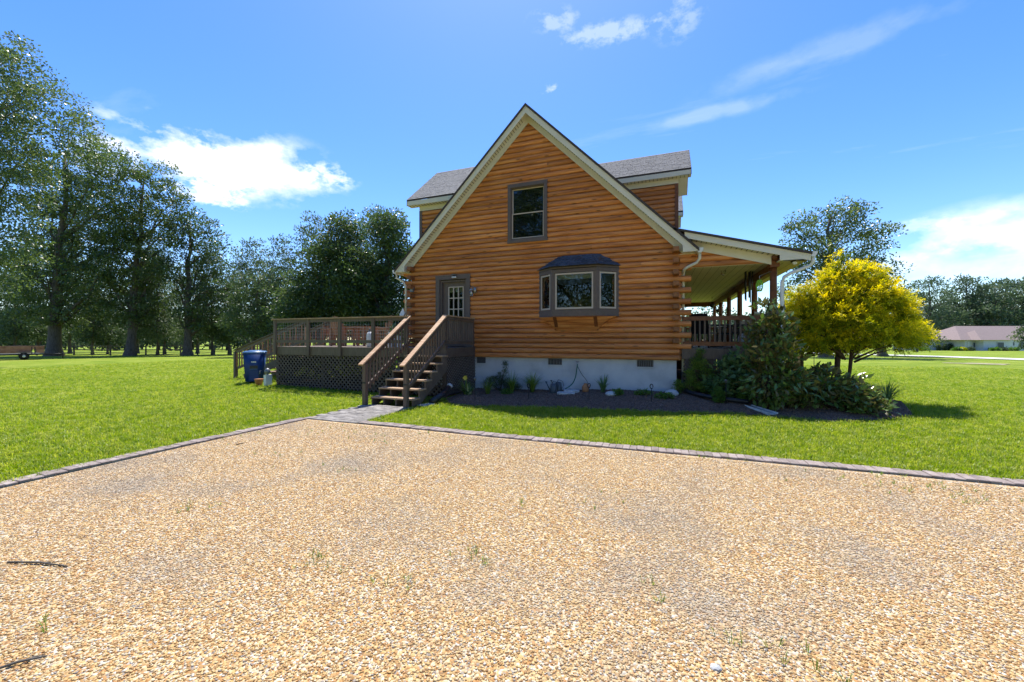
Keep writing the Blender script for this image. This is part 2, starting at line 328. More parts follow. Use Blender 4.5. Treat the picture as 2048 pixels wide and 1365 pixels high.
PEB = [((.27, .155, .065), 0), ((.37, .22, .085), .10), ((.50, .33, .13), .26), ((.54, .39, .19), .44), ((.42, .22, .075), .60), ((.56, .45, .28), .70), ((.55, .50, .41), .86), ((.27, .23, .19), .95)]
def pebble_mat(inst):
    m = bpy.data.materials.new('pebble' if inst else 'gravel_bed'); m.use_nodes = True; t = m.node_tree; n = t.nodes; l = t.links; b = n['Principled BSDF']; b.inputs['Roughness'].default_value = .62; b.inputs['Specular IOR Level'].default_value = .35
    cr = n.new('ShaderNodeValToRGB'); cr.color_ramp.interpolation = 'CONSTANT'; e = cr.color_ramp.elements
    e[0].color = (*PEB[0][0], 1); e[1].position = PEB[1][1]; e[1].color = (*PEB[1][0], 1)
    for c, p in PEB[2:]: x = e.new(p); x.color = (*c, 1)
    ge = n.new('ShaderNodeNewGeometry')
    if inst: l.new(n.new('ShaderNodeObjectInfo').outputs['Random'], cr.inputs[0])
    else:
        vo = n.new('ShaderNodeTexVoronoi'); vo.inputs['Scale'].default_value = 62; l.new(ge.outputs['Position'], vo.inputs['Vector'])
        sx = n.new('ShaderNodeSeparateColor'); l.new(vo.outputs['Color'], sx.inputs[0]); l.new(sx.outputs[0], cr.inputs[0])
        bp = n.new('ShaderNodeBump'); bp.inputs['Strength'].default_value = 1; bp.inputs['Distance'].default_value = .012; bp.invert = True; l.new(vo.outputs['Distance'], bp.inputs['Height']); l.new(bp.outputs[0], b.inputs['Normal'])
    # patches where grey sand and dirt shows among the stones
    nz = n.new('ShaderNodeTexNoise'); nz.inputs['Scale'].default_value = .75; nz.inputs['Detail'].default_value = 7; nz.inputs['Roughness'].default_value = .6; l.new(ge.outputs['Position'], nz.inputs['Vector'])
    mr = n.new('ShaderNodeMapRange'); mr.inputs['From Min'].default_value = .50; mr.inputs['From Max'].default_value = .72; mr.inputs['To Max'].default_value = .7; l.new(nz.outputs['Fac'], mr.inputs['Value'])
    mx = n.new('ShaderNodeMix'); mx.data_type = 'RGBA'; l.new(mr.outputs[0], mx.inputs['Factor']); l.new(cr.outputs[0], mx.inputs[6]); mx.inputs[7].default_value = (.27, .23, .18, 1)
    l.new(mx.outputs[2], b.inputs['Base Color']); return m
M['pebble'] = pebble_mat(True); M['gravel'] = pebble_mat(False)

# ------------------------------------------------------------------ ground, drive, walk, bed, road
def grid_lines(c, n, first, ratio):
    a = [0.0]; s = first
    while len(a) < n: a.append(a[-1] + s); s *= ratio
    a = np.array(a); return np.concatenate([-a[:0:-1], a]) + c
xs = grid_lines(-3, 46, .8, 1.105); ys = grid_lines(-2, 46, .8, 1.105)
gx, gy = np.meshgrid(xs, ys); gv = np.stack([gx, gy, gz(gx, gy) - .012], -1).reshape(-1, 3); nx = len(xs)
gf = [(j * nx + i, j * nx + i + 1, (j + 1) * nx + i + 1, (j + 1) * nx + i) for j in range(len(ys) - 1) for i in range(nx - 1)]
tag(mesh('lawn', gv, gf, M['lawn'], smooth=True, c=np.zeros(3)), kind='structure')
KX, KY = -7.25, -5.52                                    # inner corner lines of the drive edging
def sheet(name, poly, z, m, kind='structure'):
    return tag(mesh(name, [(x, y, z) for x, y in poly], [tuple(range(len(poly)))], m), kind=kind)
sheet('gravel_drive', [(KX, -24), (16, -24), (16, KY), (KX, KY)], GZ + .004, M['gravel'])
# edging pavers along the two sides of the drive, each its own piece
kerb = thing('paver_edging', (KX, KY, GZ), 'row of grey brown pavers edging the gravel drive along the lawn', 'edging')
def bevbox(name, sx, sy, sz, m, b=.006):
    bm = bmesh.new(); bmesh.ops.create_cube(bm, size=1); bmesh.ops.scale(bm, vec=(sx, sy, sz), verts=bm.verts)
    bmesh.ops.bevel(bm, geom=bm.edges[:], offset=b, segments=1, affect='EDGES'); me = bpy.data.meshes.new(name); bm.to_mesh(me); bm.free(); me.materials.append(m); return me
pav = bevbox('paver', .0975, .205, .075, M['paver'])
def put(me, name, loc, rz, parent, tilt=0):
    o = add(name, me, loc, parent); o.rotation_euler = (random.uniform(-tilt, tilt), random.uniform(-tilt, tilt), rz); return o
x = KX
while x < 8.2:
    wob = .03 * math.sin(x * .7) + random.uniform(-.006, .006)
    if not (-7.2 < x < -6.0): put(pav, 'paver', (x + .05, KY + .10 + wob, GZ + random.uniform(-.012, -.002)), random.uniform(-.03, .03), kerb, .02)
    x += .1005
y = KY
while y > -12.5:
    wob = .05 * math.sin(y * .9)
    put(pav, 'paver', (KX - .10 + wob, y - .05, GZ + random.uniform(-.012, -.002)), R(90) + random.uniform(-.03, .03), kerb, .02); y -= .1005
# walk of larger pavers from the drive to the stair foot
walk = sheet('walk', [(-7.35, KY - .02), (-5.95, KY - .02), (-5.98, -3.72), (-7.32, -3.72)], GZ + .003, M['joint'])
slab = bevbox('walk_paver', .226, .146, .04, M['walk'], .005)
yy = KY + .08; r = 0
while yy < -3.74:
    xx = -7.32 + (.115 if r % 2 else 0)
    while xx < -6.0:
        put(slab, 'paver', (min(xx + .115, -6.08), yy, GZ + .003 + random.uniform(-.004, .004)), random.uniform(-.01, .01), walk, .008); xx += .232
    yy += .152; r += 1
# mulch bed, heaped against the foundation
front = [(-6.02, -2.0), (-5.55, -2.75), (-4.95, -2.95), (-4.3, -2.72), (-3.2, -2.45), (-1.8, -2.25), (-.3, -2.08), (1.0, -1.75), (2.1, -1.95), (3.0, -1.95), (3.9, -1.35), (4.5, -.75), (4.85, -.1), (4.7, .6)]
fx = np.array([p[0] for p in front]); fy = np.array([p[1] for p in front])
bx = np.linspace(-6.02, 4.7, 110); bv = []; rows = 14
def bed_front(x): return float(np.interp(x, fx[:13], fy[:13])) + .03 * math.sin(x * 9) + .02 * math.sin(x * 23)
def bed_h(x, y):
    f = bed_front(x); k = np.clip((y - f) / max(.3, -f), 0, 1)
    h = GZ - .008 + (.06 + .14 * float(sstep(-5.2, -.6, x))) * k ** .8 + .02 * math.sin(x * 5 + y * 7) * math.sin(y * 4 - x * 3) * min(1, 4 * k)
    return h + .17 * math.exp(-(((x + 5.1) / .42) ** 2 + ((y + 2.35) / .32) ** 2))
for x in bx:
    back = .05 if x < .05 else 1.4
    f = bed_front(x)
    for j in range(rows):
        y = f + (back - f) * j / (rows - 1); bv.append((x, y, bed_h(x, y)))
bf_ = [(i * rows + j, (i + 1) * rows + j, (i + 1) * rows + j + 1, i * rows + j + 1) for i in range(len(bx) - 1) for j in range(rows - 1)]
bed = tag(mesh('mulch_bed', bv, bf_, M['mulch'], smooth=True, c=np.zeros(3)), kind='structure')
def bedG(x, y):                                          # pixel to bed surface
    d = ray(x, y); t = 5.0
    while t < 14:
        p = CAM + d * t
        if p[2] <= (bed_h(p[0], p[1]) if -6.02 < p[0] < 4.7 and p[1] > bed_front(p[0]) else GZ): return p
        t += .01
    return p
# pale road at the right, sandy patch beside it
rc = [G_(2700, 741), G_(2300, 728.5), G_(2048, 719.6), G_(1900, 714.4), G_(1760, 710.2), G_(1600, 706.6)]
rv = []
for i, p in enumerate(rc):
    d = rc[min(i + 1, 5)] - rc[max(i - 1, 0)]; s = np.array([-d[1], d[0], 0]); s /= np.linalg.norm(s)
    for e in (-1, 1):
        q = p + s * 1.75 * e; rv.append((q[0], q[1], float(gz(q[0], q[1])) + .03))
tag(mesh('road', rv, [(2 * i, 2 * i + 1, 2 * i + 3, 2 * i + 2) for i in range(5)], M['road']), kind='structure')
p = G_(1958, 728); a = [(p[0] + 1.5 * math.cos(t) * (1 + .2 * math.sin(3 * t)), p[1] + 1.0 * math.sin(t) * (1 + .25 * math.cos(5 * t))) for t in np.linspace(0, 6.28, 25)[:-1]]
tag(mesh('sand_patch', [(x, y, float(gz(x, y)) + .012) for x, y in a], [tuple(range(24))], M['sand']), kind='structure')

# ------------------------------------------------------------------ log house
HW, PX, FL, LEN = 8.53, -4.265, 1.14, 11.4               # width, ridge X, floor height, length
LB, CH = .812, .1524                                     # bottom of the logs, course height
house = thing('log_house', (PX, LEN / 2, GZ), 'orange stained log house with steep gable, dormers and a side porch', 'house')
def ztop(x): return 8.48 - abs(x - PX)
# foundation
box('foundation', -HW + .06, -.06, .06, LEN - .06, GZ - .2, LB + .02, M['parge'], house)
for (xa, xb) in [(-6.06, -5.76), (-3.665, -3.245), (-1.085, -.655)]:
    v = MB().box(xa, xb, .035, .05, .615, .80)
    vo = v.build('vent', M['iron'], house)
    for k in range(9):
        xx = xa + (xb - xa) * (k + .5) / 9; box('louver', xx - .004, xx + .004, .022, .034, .625, .79, M['steel'], vo)
    f = MB().box(xa - .02, xb + .02, .03, .06, .595, .614).build('sill', M['parge'], vo)
# walls behind the logs, with openings
OPEN = [(-7.38, -6.40, 1.14, 3.34), (-4.80, -3.80, 4.52, 6.07), (-3.70, -1.78, 2.28, 3.40)]
def wall_panel(name, y, parent):
    xb = sorted({-HW + .02, -.02} | {o[0] for o in OPEN} | {o[1] for o in OPEN}); zb = sorted({LB, 3.9} | {min(o[2], 3.9) for o in OPEN} | {min(o[3], 3.9) for o in OPEN})
    m = MB()
    for i in range(len(xb) - 1):
        for j in range(len(zb) - 1):
            cx, cz = (xb[i] + xb[i + 1]) / 2, (zb[j] + zb[j + 1]) / 2
            if not any(o[0] < cx < o[1] and o[2] < cz < o[3] for o in OPEN): m.box(xb[i], xb[i + 1], y, y + .06, zb[j], zb[j + 1])
    o = OPEN[1]
    def hw(z): return 8.15 - z
    def tri(z0, z1, l0, r0, l1, r1): m.add(*prismv([(l0, z0), (r0, z0), (r1, z1), (l1, z1)], y, y + .06))
    tri(3.9, o[2], PX - hw(3.9), PX + hw(3.9), PX - hw(o[2]), PX + hw(o[2]))
    tri(o[2], o[3], PX - hw(o[2]), o[0], PX - hw(o[3]), o[0]); tri(o[2], o[3], o[1], PX + hw(o[2]), o[1], PX + hw(o[3]))
    tri(o[3], 8.1, PX - hw(o[3]), PX + hw(o[3]), PX - .05, PX + .05)
    return m.build(name, M['dark'], parent)
gw = wall_panel('gable_wall', .10, house)
PROF = [(.095, -.5), (-.012, -.5), (-.048, -.38), (-.066, -.2), (-.071, 0), (-.066, .2), (-.048, .38), (-.012, .5), (.095, .5)]
def log(x0, x1, zc, parent, y=0, s0=0, s1=0, name='log', m=None, h=CH, flip=None):
    v = []; n = len(PROF)
    for (xe, s) in ((x0, s0), (x1, s1)):
        for (py, pz) in PROF: v.append((xe + s * pz * h, y + py, zc + pz * h * .985))
    f = [(i, i + 1, n + i + 1, n + i) for i in range(n - 1)] + [(n - 1, 0, n, 2 * n - 1)] + [tuple(range(n))[::-1], tuple(range(n, 2 * n))]
    if flip is not None:                                 # side wall: swap axes
        v = [(flip * (b - y) + y * 0 + 0, a, c) for a, b, c in v]
    o = mesh(name, v, f, m or M['log'], parent)
    return o
CUT = [(-7.45, -6.32, 1.10, 3.43), (-4.86, -3.74, 4.44, 6.13), (-3.72, -1.76, 2.26, 3.42)]
nc = int((8.05 - LB) / CH)
for i in range(nc + 1):
    z0 = LB + i * CH; zc = z0 + CH / 2; corner = zc < 3.82
    if corner:
        xl, xr, s = -HW, 0.0, 0
        if i >= 2 and i % 2 == 0: xl, xr = -HW - .30, .30
    else:
        h = 8.17 - zc; xl, xr, s = PX - h, PX + h, 1
        if h < .06: break
    cuts = [(a, b) for a, b, c, d in CUT if c < zc < d]
    segs = [(xl, xr)]
    for a, b in sorted(cuts):
        l = segs.pop(); segs += [(l[0], a), (b, l[1])]
    for (a, b) in segs:
        js = [a]; xx = a + random.uniform(1.2, 4.4)
        while xx < b - .9: js.append(xx); xx += random.uniform(2.2, 4.6)
        js.append(b)
        for k in range(len(js) - 1):
            log(js[k] + (.0015 if k else 0), js[k + 1] - (.0015 if k < len(js) - 2 else 0), zc, gw, 0, s if js[k] == xl else 0, -s if js[k + 1] == xr else 0)
    if corner and i >= 2 and i % 2 == 1:                 # ends of the side wall logs between the courses
        for xc in (-.085, -HW + .085):
            e = bevbox('log_end', .15, .34, CH * .84, M['logend'], .012); o = add('log_end', e, (xc, -.16, zc), gw)
# side and back walls
for (xs_, nm) in ((-HW, 'side_wall'), (0, 'side_wall')):
    sgn = -1 if xs_ < -1 else 1
    w_ = box(nm, min(xs_, xs_ - sgn * .14), max(xs_, xs_ - sgn * .14), .12, LEN, LB, 3.95, M['dark'], house)
    for i in range(20):
        zc = LB + (i + .5) * CH; v = []
        n = len(PROF)
        for ye in (.03, LEN):
            for (py, pz) in PROF: v.append((xs_ - sgn * py, ye, zc + pz * CH * .985))
        f = [(k, k + 1, n + k + 1, n + k) for k in range(n - 1)] + [(n - 1, 0, n, 2 * n - 1), tuple(range(n))[::-1], tuple(range(n, 2 * n))]
        mesh('log', v, f, M['log'], w_)
prism('back_wall', [(-HW, LB), (0, LB), (0, 3.9), (PX, 8.15), (-HW, 3.9)], LEN - .12, LEN, M['logdark'], house)
box('floor', -HW + .15, -.15, .2, LEN - .15, FL - .12, FL - .01, M['tread'], house)
box('upper_floor', -HW + .15, -.15, .2, LEN - .15, 3.62, 3.78, M['ceil'], house)
box('partition', -HW + .15, -.15, 4.4, 4.5, FL, 8.0 - 4.2, M['dark'], house)
# main roof
Y0, Y1 = -.35, LEN + .35; EAV = 4.70
roof = thing('roof', (PX, LEN / 2, 8.0), None, None); roof.parent = house; roof.location = W[roof] - W[house]
for s in (-1, 1):
    xe = PX + s * EAV
    v, f = slabv((PX, Y0 - .03, 8.48), (xe + s * .03, Y0 - .03, 8.48 - EAV - .03), (xe + s * .03, Y1, 8.48 - EAV - .03), (PX, Y1, 8.48), .075)
    mesh('shingle_slope', v, f, M['edge'], roof)
    # rake board, soffit, frieze
    def para(y0, y1, a, b, nm, m, x0=PX, x1=xe): return prism(nm, [(x0, 8.48 - abs(x0 - PX) - a), (x1, 8.48 - abs(x1 - PX) - a), (x1, 8.48 - abs(x1 - PX) - b), (x0, 8.48 - abs(x0 - PX) - b)], y0, y1, m, roof)
    xr_ = PX + s * 4.40
    para(Y0, Y0 + .02, .080, .285, 'rake_board', M['cream'], PX, xr_)
    para(Y0 - .006, Y0, .080, .125, 'rake_trim', M['cream'], PX, xe)
    para(Y0 + .021, .005, .225, .237, 'soffit', M['cream'], PX, PX + s * 4.45)
    n = 62
    for k in range(n):                                   # dark seams between the soffit panels
        xa = PX + s * (.18 + k * 4.1 / n); za = 8.48 - abs(xa - PX) - .242
        beam('soffit_seam', (xa, Y0 + .03, za), (xa, -.09, za), .014, .008, M['groove'], roof, up=(s, 0, 1))
    para(-.10, -.072, .225, .45, 'frieze_board', M['cream'], PX, PX + s * 4.34)
    # boxed eave at the foot of the rake
    x0 = PX + s * 4.34; prism('eave_return', [(x0, 3.675), (xe, 3.675), (xe, 8.48 - EAV - .08), (x0, 8.48 - 4.34 - .075)], Y0 + .0015, -.075, M['cream'], roof)
    box('eave_soffit', min(PX + s * 4.25, xe), max(PX + s * 4.25, xe), -.07, Y1 - .02, 3.66, 3.674, M['cream'], roof)
    box('fascia', xe - .02 if s > 0 else xe, xe if s > 0 else xe + .02, -.07, Y1 - .02, 3.675, 3.73, M['cream'], roof)
    gx0 = xe + s * .005; prism('gutter', [(gx0, 3.76), (gx0 + s * .13, 3.76), (gx0 + s * .12, 3.70), (gx0 + s * .08, 3.64), (gx0, 3.64)], Y0 + .01, Y1, M['white'], roof)
tube('downspout', [(.49, -.22, 3.65), (.49, -.22, 3.50), (.42, -.2, 3.40), (.20, -.16, 3.30), (.13, -.10, 3.25), (.115, .06, 3.18), (.11, .13, 3.05), (.11, .13, 2.0), (.11, .13, .46)], .038, M['cream'], house, 8)
tube('downspout', [(PX - EAV - .06, -.2, 3.65), (PX - EAV - .05, -.2, 3.5), (-8.75, -.18, 3.36), (-8.68, -.15, 3.2), (-8.68, -.15, 2.2)], .035, M['cream'], house, 8)

def shingles(name, a, b, c, d, parent, courses, tab, m=M['shingle'], th=.012):
    """a,b eave ends; d,c ridge ends. Overlapping courses of tabs as one piece of real geometry."""
    a, b, c, d = [np.array(p, float) for p in (a, b, c, d)]; mb = MB(); nrm = np.cross(b - a, d - a); nrm /= np.linalg.norm(nrm)
    if nrm[2] < 0: nrm = -nrm
    for i in range(courses):
        t0, t1 = i / courses, (i + 1.35) / courses
        if t1 > 1: t1 = 1
        l0 = a + (d - a) * t0; r0 = b + (c - b) * t0; l1 = a + (d - a) * t1; r1 = b + (c - b) * t1
        n = max(2, int(np.linalg.norm(r0 - l0) / tab)); off = random.random() / n; e = [0.0] + [min(1, max(0, off + (k + random.uniform(-.22, .22)) / n)) for k in range(1, n)] + [1.0]
        for k in range(n):
            p0, p1 = e[k] + .0015, e[k + 1] - .0015
            if p1 <= p0: continue
            hgt = th * random.choice((1.0, 1.0, 1.5))
            q = [l0 + (r0 - l0) * p0 + nrm * (hgt + .006), l0 + (r0 - l0) * p1 + nrm * (hgt + .006), l1 + (r1 - l1) * p1 + nrm * .004, l1 + (r1 - l1) * p0 + nrm * .004]
            mb.add([x - nrm * .0055 for x in q] + q, BF)
    return tag(mb.build(name, m, parent), kind='stuff')
def dormer(s, yw0, yw1, xo, ze, zr, ov=.30, sh=True, n=13):
    """gable dormer with its ridge along X; s = side; walls yw0..yw1, outer wall at xo, eave height ze, ridge zr"""
    yr = (yw0 + yw1) / 2; d = thing('dormer', (xo, yr, ze), None, None); d.parent = house; d.location = W[d] - W[house]
    def xin(z): return PX + s * (8.44 - z)
    k = (zr - ze) / (yr - (yw0 - ov)); xout = xo + s * .38
    for e, ye in ((-1, yw0 - ov), (1, yw1 + ov)):
        A = (xin(ze) - s * .02, ye, ze); B = (xout, ye, ze); C = (xout, yr, zr); Dd = (xin(zr) - s * .02, yr, zr)
        v, f = slabv(A, B, C, Dd, .05); mesh('roof_slope', v, f, M['edge'], d)
        if e < 0 and sh: shingles('shingles', A, B, C, Dd, d, n, .24, th=.007)
    e0 = yw0 - ov
    box('fascia', min(xin(ze), xout), max(xin(ze), xout), e0, e0 + .02, ze - .21, ze - .055, M['cream'], d)
    box('soffit', min(xin(ze), xout), max(xin(ze), xout), e0 + .021, yw0, ze - .20, ze - .185, M['cream'], d)
    for q in range(26):
        xa = xo + s * .3 - s * q * .12
        if s * (xa - xin(ze)) > .05: box('soffit_seam', xa - .006, xa + .006, e0 + .03, yw0 - .075, ze - .207, ze - .2005, M['groove'], d)
    for e, ye in ((-1, yw0 - ov), (1, yw1 + ov)):         # rake boards and soffit of the outer gable
        pts = [np.array((xout - s * .02, ye, ze - .06)), np.array((xout - s * .02, yr, zr - .06))]
        v = []
        for p in pts: v += [p, p + [s * .018, 0, 0], p + [s * .018, 0, -.16], p + [0, 0, -.16]]
        mesh('rake_board', v, [(0, 1, 2, 3), (7, 6, 5, 4), (0, 4, 5, 1), (1, 5, 6, 2), (2, 6, 7, 3), (3, 7, 4, 0)], M['cream'], d)
        v = [(xo, ye, ze - .2), (xout - s * .02, ye, ze - .2), (xout - s * .02, yr, zr - .2), (xo, yr, zr - .2)]
        mesh('rake_soffit', v + [(a, b, c - .012) for a, b, c in v], BF, M['cream'], d)
    wl = box('wall', min(xo, xin(ze - .2)), max(xo, xin(ze - .2)) , yw0 + .05, yw0 + .09, 3.9 if False else ze - 2.6, ze - .19, M['dark'], d)
    box('wall', min(xo, xo - s * .05), max(xo, xo - s * .05), yw0 + .05, yw1, ze - 2.6, ze - .19, M['logdark'], d)
    mesh('gable_panel', [(xo, yw0, ze - .19), (xo, yw1, ze - .19), (xo, yr, zr - .2), (xo - s * .04, yw0, ze - .19), (xo - s * .04, yw1, ze - .19), (xo - s * .04, yr, zr - .2)], [(0, 1, 2), (5, 4, 3), (0, 3, 4, 1), (1, 4, 5, 2), (2, 5, 3, 0)], M['logdark'], d)
    box('frieze_board', min(xo - s * .0, xin(ze - .3)), max(xo, xin(ze - .3)), yw0 - .075, yw0 - .045, ze - .37, ze - .2005, M['cream'], d)
    z = ze - .37 - CH / 2; i = 0
    while z > ze - 2.5 and s * (xo - xin(z)) > .1:
        a, b = sorted((xin(z + CH / 2), xo - s * .10)); log(a, b, z, d, yw0, 0, 0); z -= CH; i += 1
    box('corner_board', min(xo, xo - s * .11), max(xo, xo - s * .11), yw0 - .085, yw0 - .02, ze - 2.6, ze - .372, M['logdark'] if s > 0 else M['trim'], d)
    return d
dormer(1, 2.65, 4.05, .10, 6.93, 7.95, .30, n=17)
dormer(1, 7.2, 8.6, .10, 6.93, 7.95, .30, n=12)
dormer(-1, .55, 4.05, -HW - .02, 6.34, 8.12, .30, n=25)

# upper window
def window(name, x0, x1, z0, z1, yf, parent, tr=.10, sill=True, blind=True, split=True):
    wd = thing(name, ((x0 + x1) / 2, yf, z0), None, None); wd.parent = parent; wd.location = W[wd] - W[parent]
    for a in ((x0, x0 + tr, z0 + .10, z1 - .11), (x1 - tr, x1, z0 + .10, z1 - .11)): box('casing', a[0], a[1], yf - .095, yf + .02, a[2], a[3], M['trim'], wd)
    box('casing', x0 - .005, x1 + .005, yf - .10, yf + .02, z1 - .109, z1, M['trim'], wd); box('sill', x0 - .012, x1 + .012, yf - .105, yf + .02, z0, z0 + .099, M['trim'], wd)
    a, b, c, d = x0 + tr + .015, x1 - tr - .015, z0 + .14, z1 - .135
    box('jamb', x0 + tr, a, yf - .06, yf + .1, z0 + .10, z1 - .11, M['trim'], wd); box('jamb', b, x1 - tr, yf - .06, yf + .1, z0 + .10, z1 - .11, M['trim'], wd)
    box('jamb', a, b, yf - .06, yf + .1, z0 + .10, c, M['trim'], wd); box('jamb', a, b, yf - .06, yf + .1, d, z1 - .11, M['trim'], wd)
    mid = (c + d) / 2
    for (e0, e1, yy) in ((c, mid + .01, yf - .03), (mid - .01, d, yf + .015)):
        sa = MB().box(a, a + .035, yy, yy + .03, e0, e1).box(b - .035, b, yy, yy + .03, e0, e1).box(a + .035, b - .035, yy, yy + .03, e0, e0 + .03).box(a + .035, b - .035, yy, yy + .03, e1 - .03, e1).build('sash', M['sash'], wd)
        box('pane', a + .035, b - .035, yy + .012, yy + .017, e0 + .03, e1 - .03, M['glass'], wd)
    if blind:
        for k in range(34):
            zz = c + .03 + k * (d - c - .06) / 34; v = [(a + .02, yf + .075, zz), (b - .02, yf + .075, zz), (b - .02, yf + .10, zz + .014), (a + .02, yf + .10, zz + .014)]
            mesh('blind_slat', v + [(p, q, r + .001) for p, q, r in v], BF, M['blind'], wd)
    return wd
window('window', -4.935, -3.665, 4.375, 6.205, -.005, house)
# bay window: five faced box with its own little roof
bay = thing('bay_window', (-2.745, -.22, 2.05), None, None); bay.parent = house; bay.location = W[bay] - W[house]
BA, BB, BC, BD = (-3.93, -.06), (-3.42, -.47), (-2.135, -.47), (-1.56, -.06)
def vface(nm, p, q, z0, z1, th, m, inset=0):
    p = np.array(p); q = np.array(q); d = (q - p) / np.linalg.norm(q - p); nn = np.array([d[1], -d[0]])
    if nn[1] > 0: nn = -nn
    a = p - nn * inset; b = q - nn * inset; v = []
    for z in (z0, z1): v += [(*a, z), (*b, z), (*(b - nn * th), z), (*(a - nn * th), z)]
    return mesh(nm, v, BF, m, bay)
def lerp2(p, q, t): return (p[0] + (q[0] - p[0]) * t, p[1] + (q[1] - p[1]) * t)
for (p, q) in ((BA, BB), (BB, BC), (BC, BD)):
    Ln = math.dist(p, q); e = .095 / Ln if Ln > 1 else .13
    vface('apron_board', p, q, 2.05, 2.235, .03, M['trim']); vface('head_board', p, q, 3.30, 3.465, .03, M['trim'])
    vface('mullion', p, lerp2(p, q, e), 2.236, 3.299, .03, M['trim'], .003); vface('mullion', lerp2(p, q, 1 - e), q, 2.236, 3.299, .03, M['trim'], .003)
    a, b = lerp2(p, q, e), lerp2(p, q, 1 - e); k = .045 / math.dist(a, b)
    vface('sash', a, lerp2(a, b, k), 2.25, 3.285, .03, M['sash'], .012); vface('sash', lerp2(a, b, 1 - k), b, 2.25, 3.285, .03, M['sash'], .012)
    vface('sash', lerp2(a, b, k), lerp2(a, b, 1 - k), 2.25, 2.30, .03, M['sash'], .012); vface('sash', lerp2(a, b, k), lerp2(a, b, 1 - k), 3.24, 3.285, .03, M['sash'], .012)
    vface('pane', lerp2(a, b, k), lerp2(a, b, 1 - k), 2.30, 3.24, .004, M['glass'], .026)
mesh('base', [(x, y, z) for z in (2.03, 2.05) for x, y in (BA, BB, BC, BD, (-1.56, .05), (-3.93, .05))], [(5, 4, 3, 2, 1, 0), (6, 7, 8, 9, 10, 11)] + [(i, (i + 1) % 6, (i + 1) % 6 + 6, i + 6) for i in range(6)], M['logdark'], bay)
mesh('head', [(x, y, z) for z in (3.40, 3.42) for x, y in (BA, BB, BC, BD, (-1.56, .05), (-3.93, .05))], [(5, 4, 3, 2, 1, 0), (6, 7, 8, 9, 10, 11)] + [(i, (i + 1) % 6, (i + 1) % 6 + 6, i + 6) for i in range(6)], M['dark'], bay)
ER = [(-4.02, -.03), (-3.46, -.56), (-2.10, -.56), (-1.47, -.03)]; TR = [(-3.37, -.02), (-3.16, -.13), (-2.32, -.13), (-2.06, -.02)]
v = [(x, y, 3.468) for x, y in ER] + [(x, y, 3.845) for x, y in TR] + [(-4.02, .0, 3.468), (-1.47, .0, 3.468), (-3.37, 0, 3.845), (-2.06, 0, 3.845)]
mesh('roof', v, [(0, 1, 5, 4), (1, 2, 6, 5), (2, 3, 7, 6), (4, 5, 6, 7), (3, 2, 1, 0), (8, 0, 4, 10), (3, 9, 11, 7), (4, 7, 11, 10), (8, 9, 3, 0)], M['edge'], bay)
for i in range(3):
    nrow = 5
    for r in range(nrow):
        t0, t1 = r / nrow, min(1, (r + 1.25) / nrow)
        def P3(j, t): return np.array([ER[j][0] + (TR[j][0] - ER[j][0]) * t, ER[j][1] + (TR[j][1] - ER[j][1]) * t, 3.468 + .377 * t])
        l0, r0, l1, r1 = P3(i, t0), P3(i + 1, t0), P3(i, t1), P3(i + 1, t1); ntab = max(1, int(np.linalg.norm(r0 - l0) / .26)); nn = np.cross(r0 - l0, l1 - l0); nn /= np.linalg.norm(nn)
        for k in range(ntab):
            u0, u1 = max(0, (k - (.35 if r % 2 else 0)) / ntab), (k + 1 - (.35 if r % 2 and k < ntab - 1 else 0)) / ntab
            q = [l0 + (r0 - l0) * u0 + nn * .018, l0 + (r0 - l0) * (u1 - .008) + nn * .018, l1 + (r1 - l1) * (u1 - .008) + nn * .008, l1 + (r1 - l1) * u0 + nn * .008]
            mesh('shingle', [x - nn * .007 for x in q] + q, BF, M['shingle_dark'], bay)
for xb, lean in ((-3.36, 0), (-2.19, 0)):
    mesh('bracket', [(xb - .05, -.07, 1.64), (xb - .05, -.40, 2.028), (xb - .05, -.07, 2.028), (xb + .05, -.07, 1.64), (xb + .05, -.40, 2.028), (xb + .05, -.07, 2.028)], [(0, 1, 2), (5, 4, 3), (0, 3, 4, 1), (1, 4, 5, 2), (2, 5, 3, 0)], M['logdark'], bay)
for j in range(4):
    t0, t1 = j / 4, (j + 1) / 4
    def cv(t): return (-3.88 + .52 * t ** .6, -1.60 - .59 * t ** .6 + 0, -.09 - .0, 2.028 - .39 * t)
    a, b = cv(t0), cv(t1)
    mesh('cove_board', [(a[0], -.08 - .30 * (1 - t0), a[3]), (a[1], -.08 - .30 * (1 - t0), a[3]), (b[1], -.08 - .30 * (1 - t1), b[3] + .004), (b[0], -.08 - .30 * (1 - t1), b[3] + .004)] + [(a[0], -.06, a[3]), (a[1], -.06, a[3]), (b[1], -.06, b[3] + .004), (b[0], -.06, b[3] + .004)], BF, M['log'], bay)
box('valance', -3.32, -2.24, -.36, -.34, 3.12, 3.26, M['valance'], bay)
# door
door = thing('door', (-6.89, .02, FL), None, None); door.parent = house; door.location = W[door] - W[house]
box('casing', -7.53, -7.385, -.10, .02, FL, 3.36, M['trim'], door); box('casing', -6.395, -6.25, -.10, .02, FL, 3.36, M['trim'], door); box('casing', -7.535, -6.245, -.105, .02, 3.361, 3.51, M['trim'], door)
box('jamb', -7.384, -7.32, -.05, .10, FL, 3.34, M['trim'], door); box('jamb', -6.44, -6.396, -.05, .10, FL, 3.34, M['trim'], door); box('jamb', -7.319, -6.441, -.05, .10, 3.28, 3.34, M['trim'], door)
gl0, gl1, gz0, gz1 = -7.10, -6.56, 2.02, 3.12
dm = MB().box(-7.315, gl0, .03, .07, FL + .02, 3.278).box(gl1, -6.445, .03, .07, FL + .02, 3.278).box(gl0, gl1, .03, .07, FL + .02, gz0).box(gl0, gl1, .03, .07, gz1, 3.278).build('leaf', M['trim'], door)
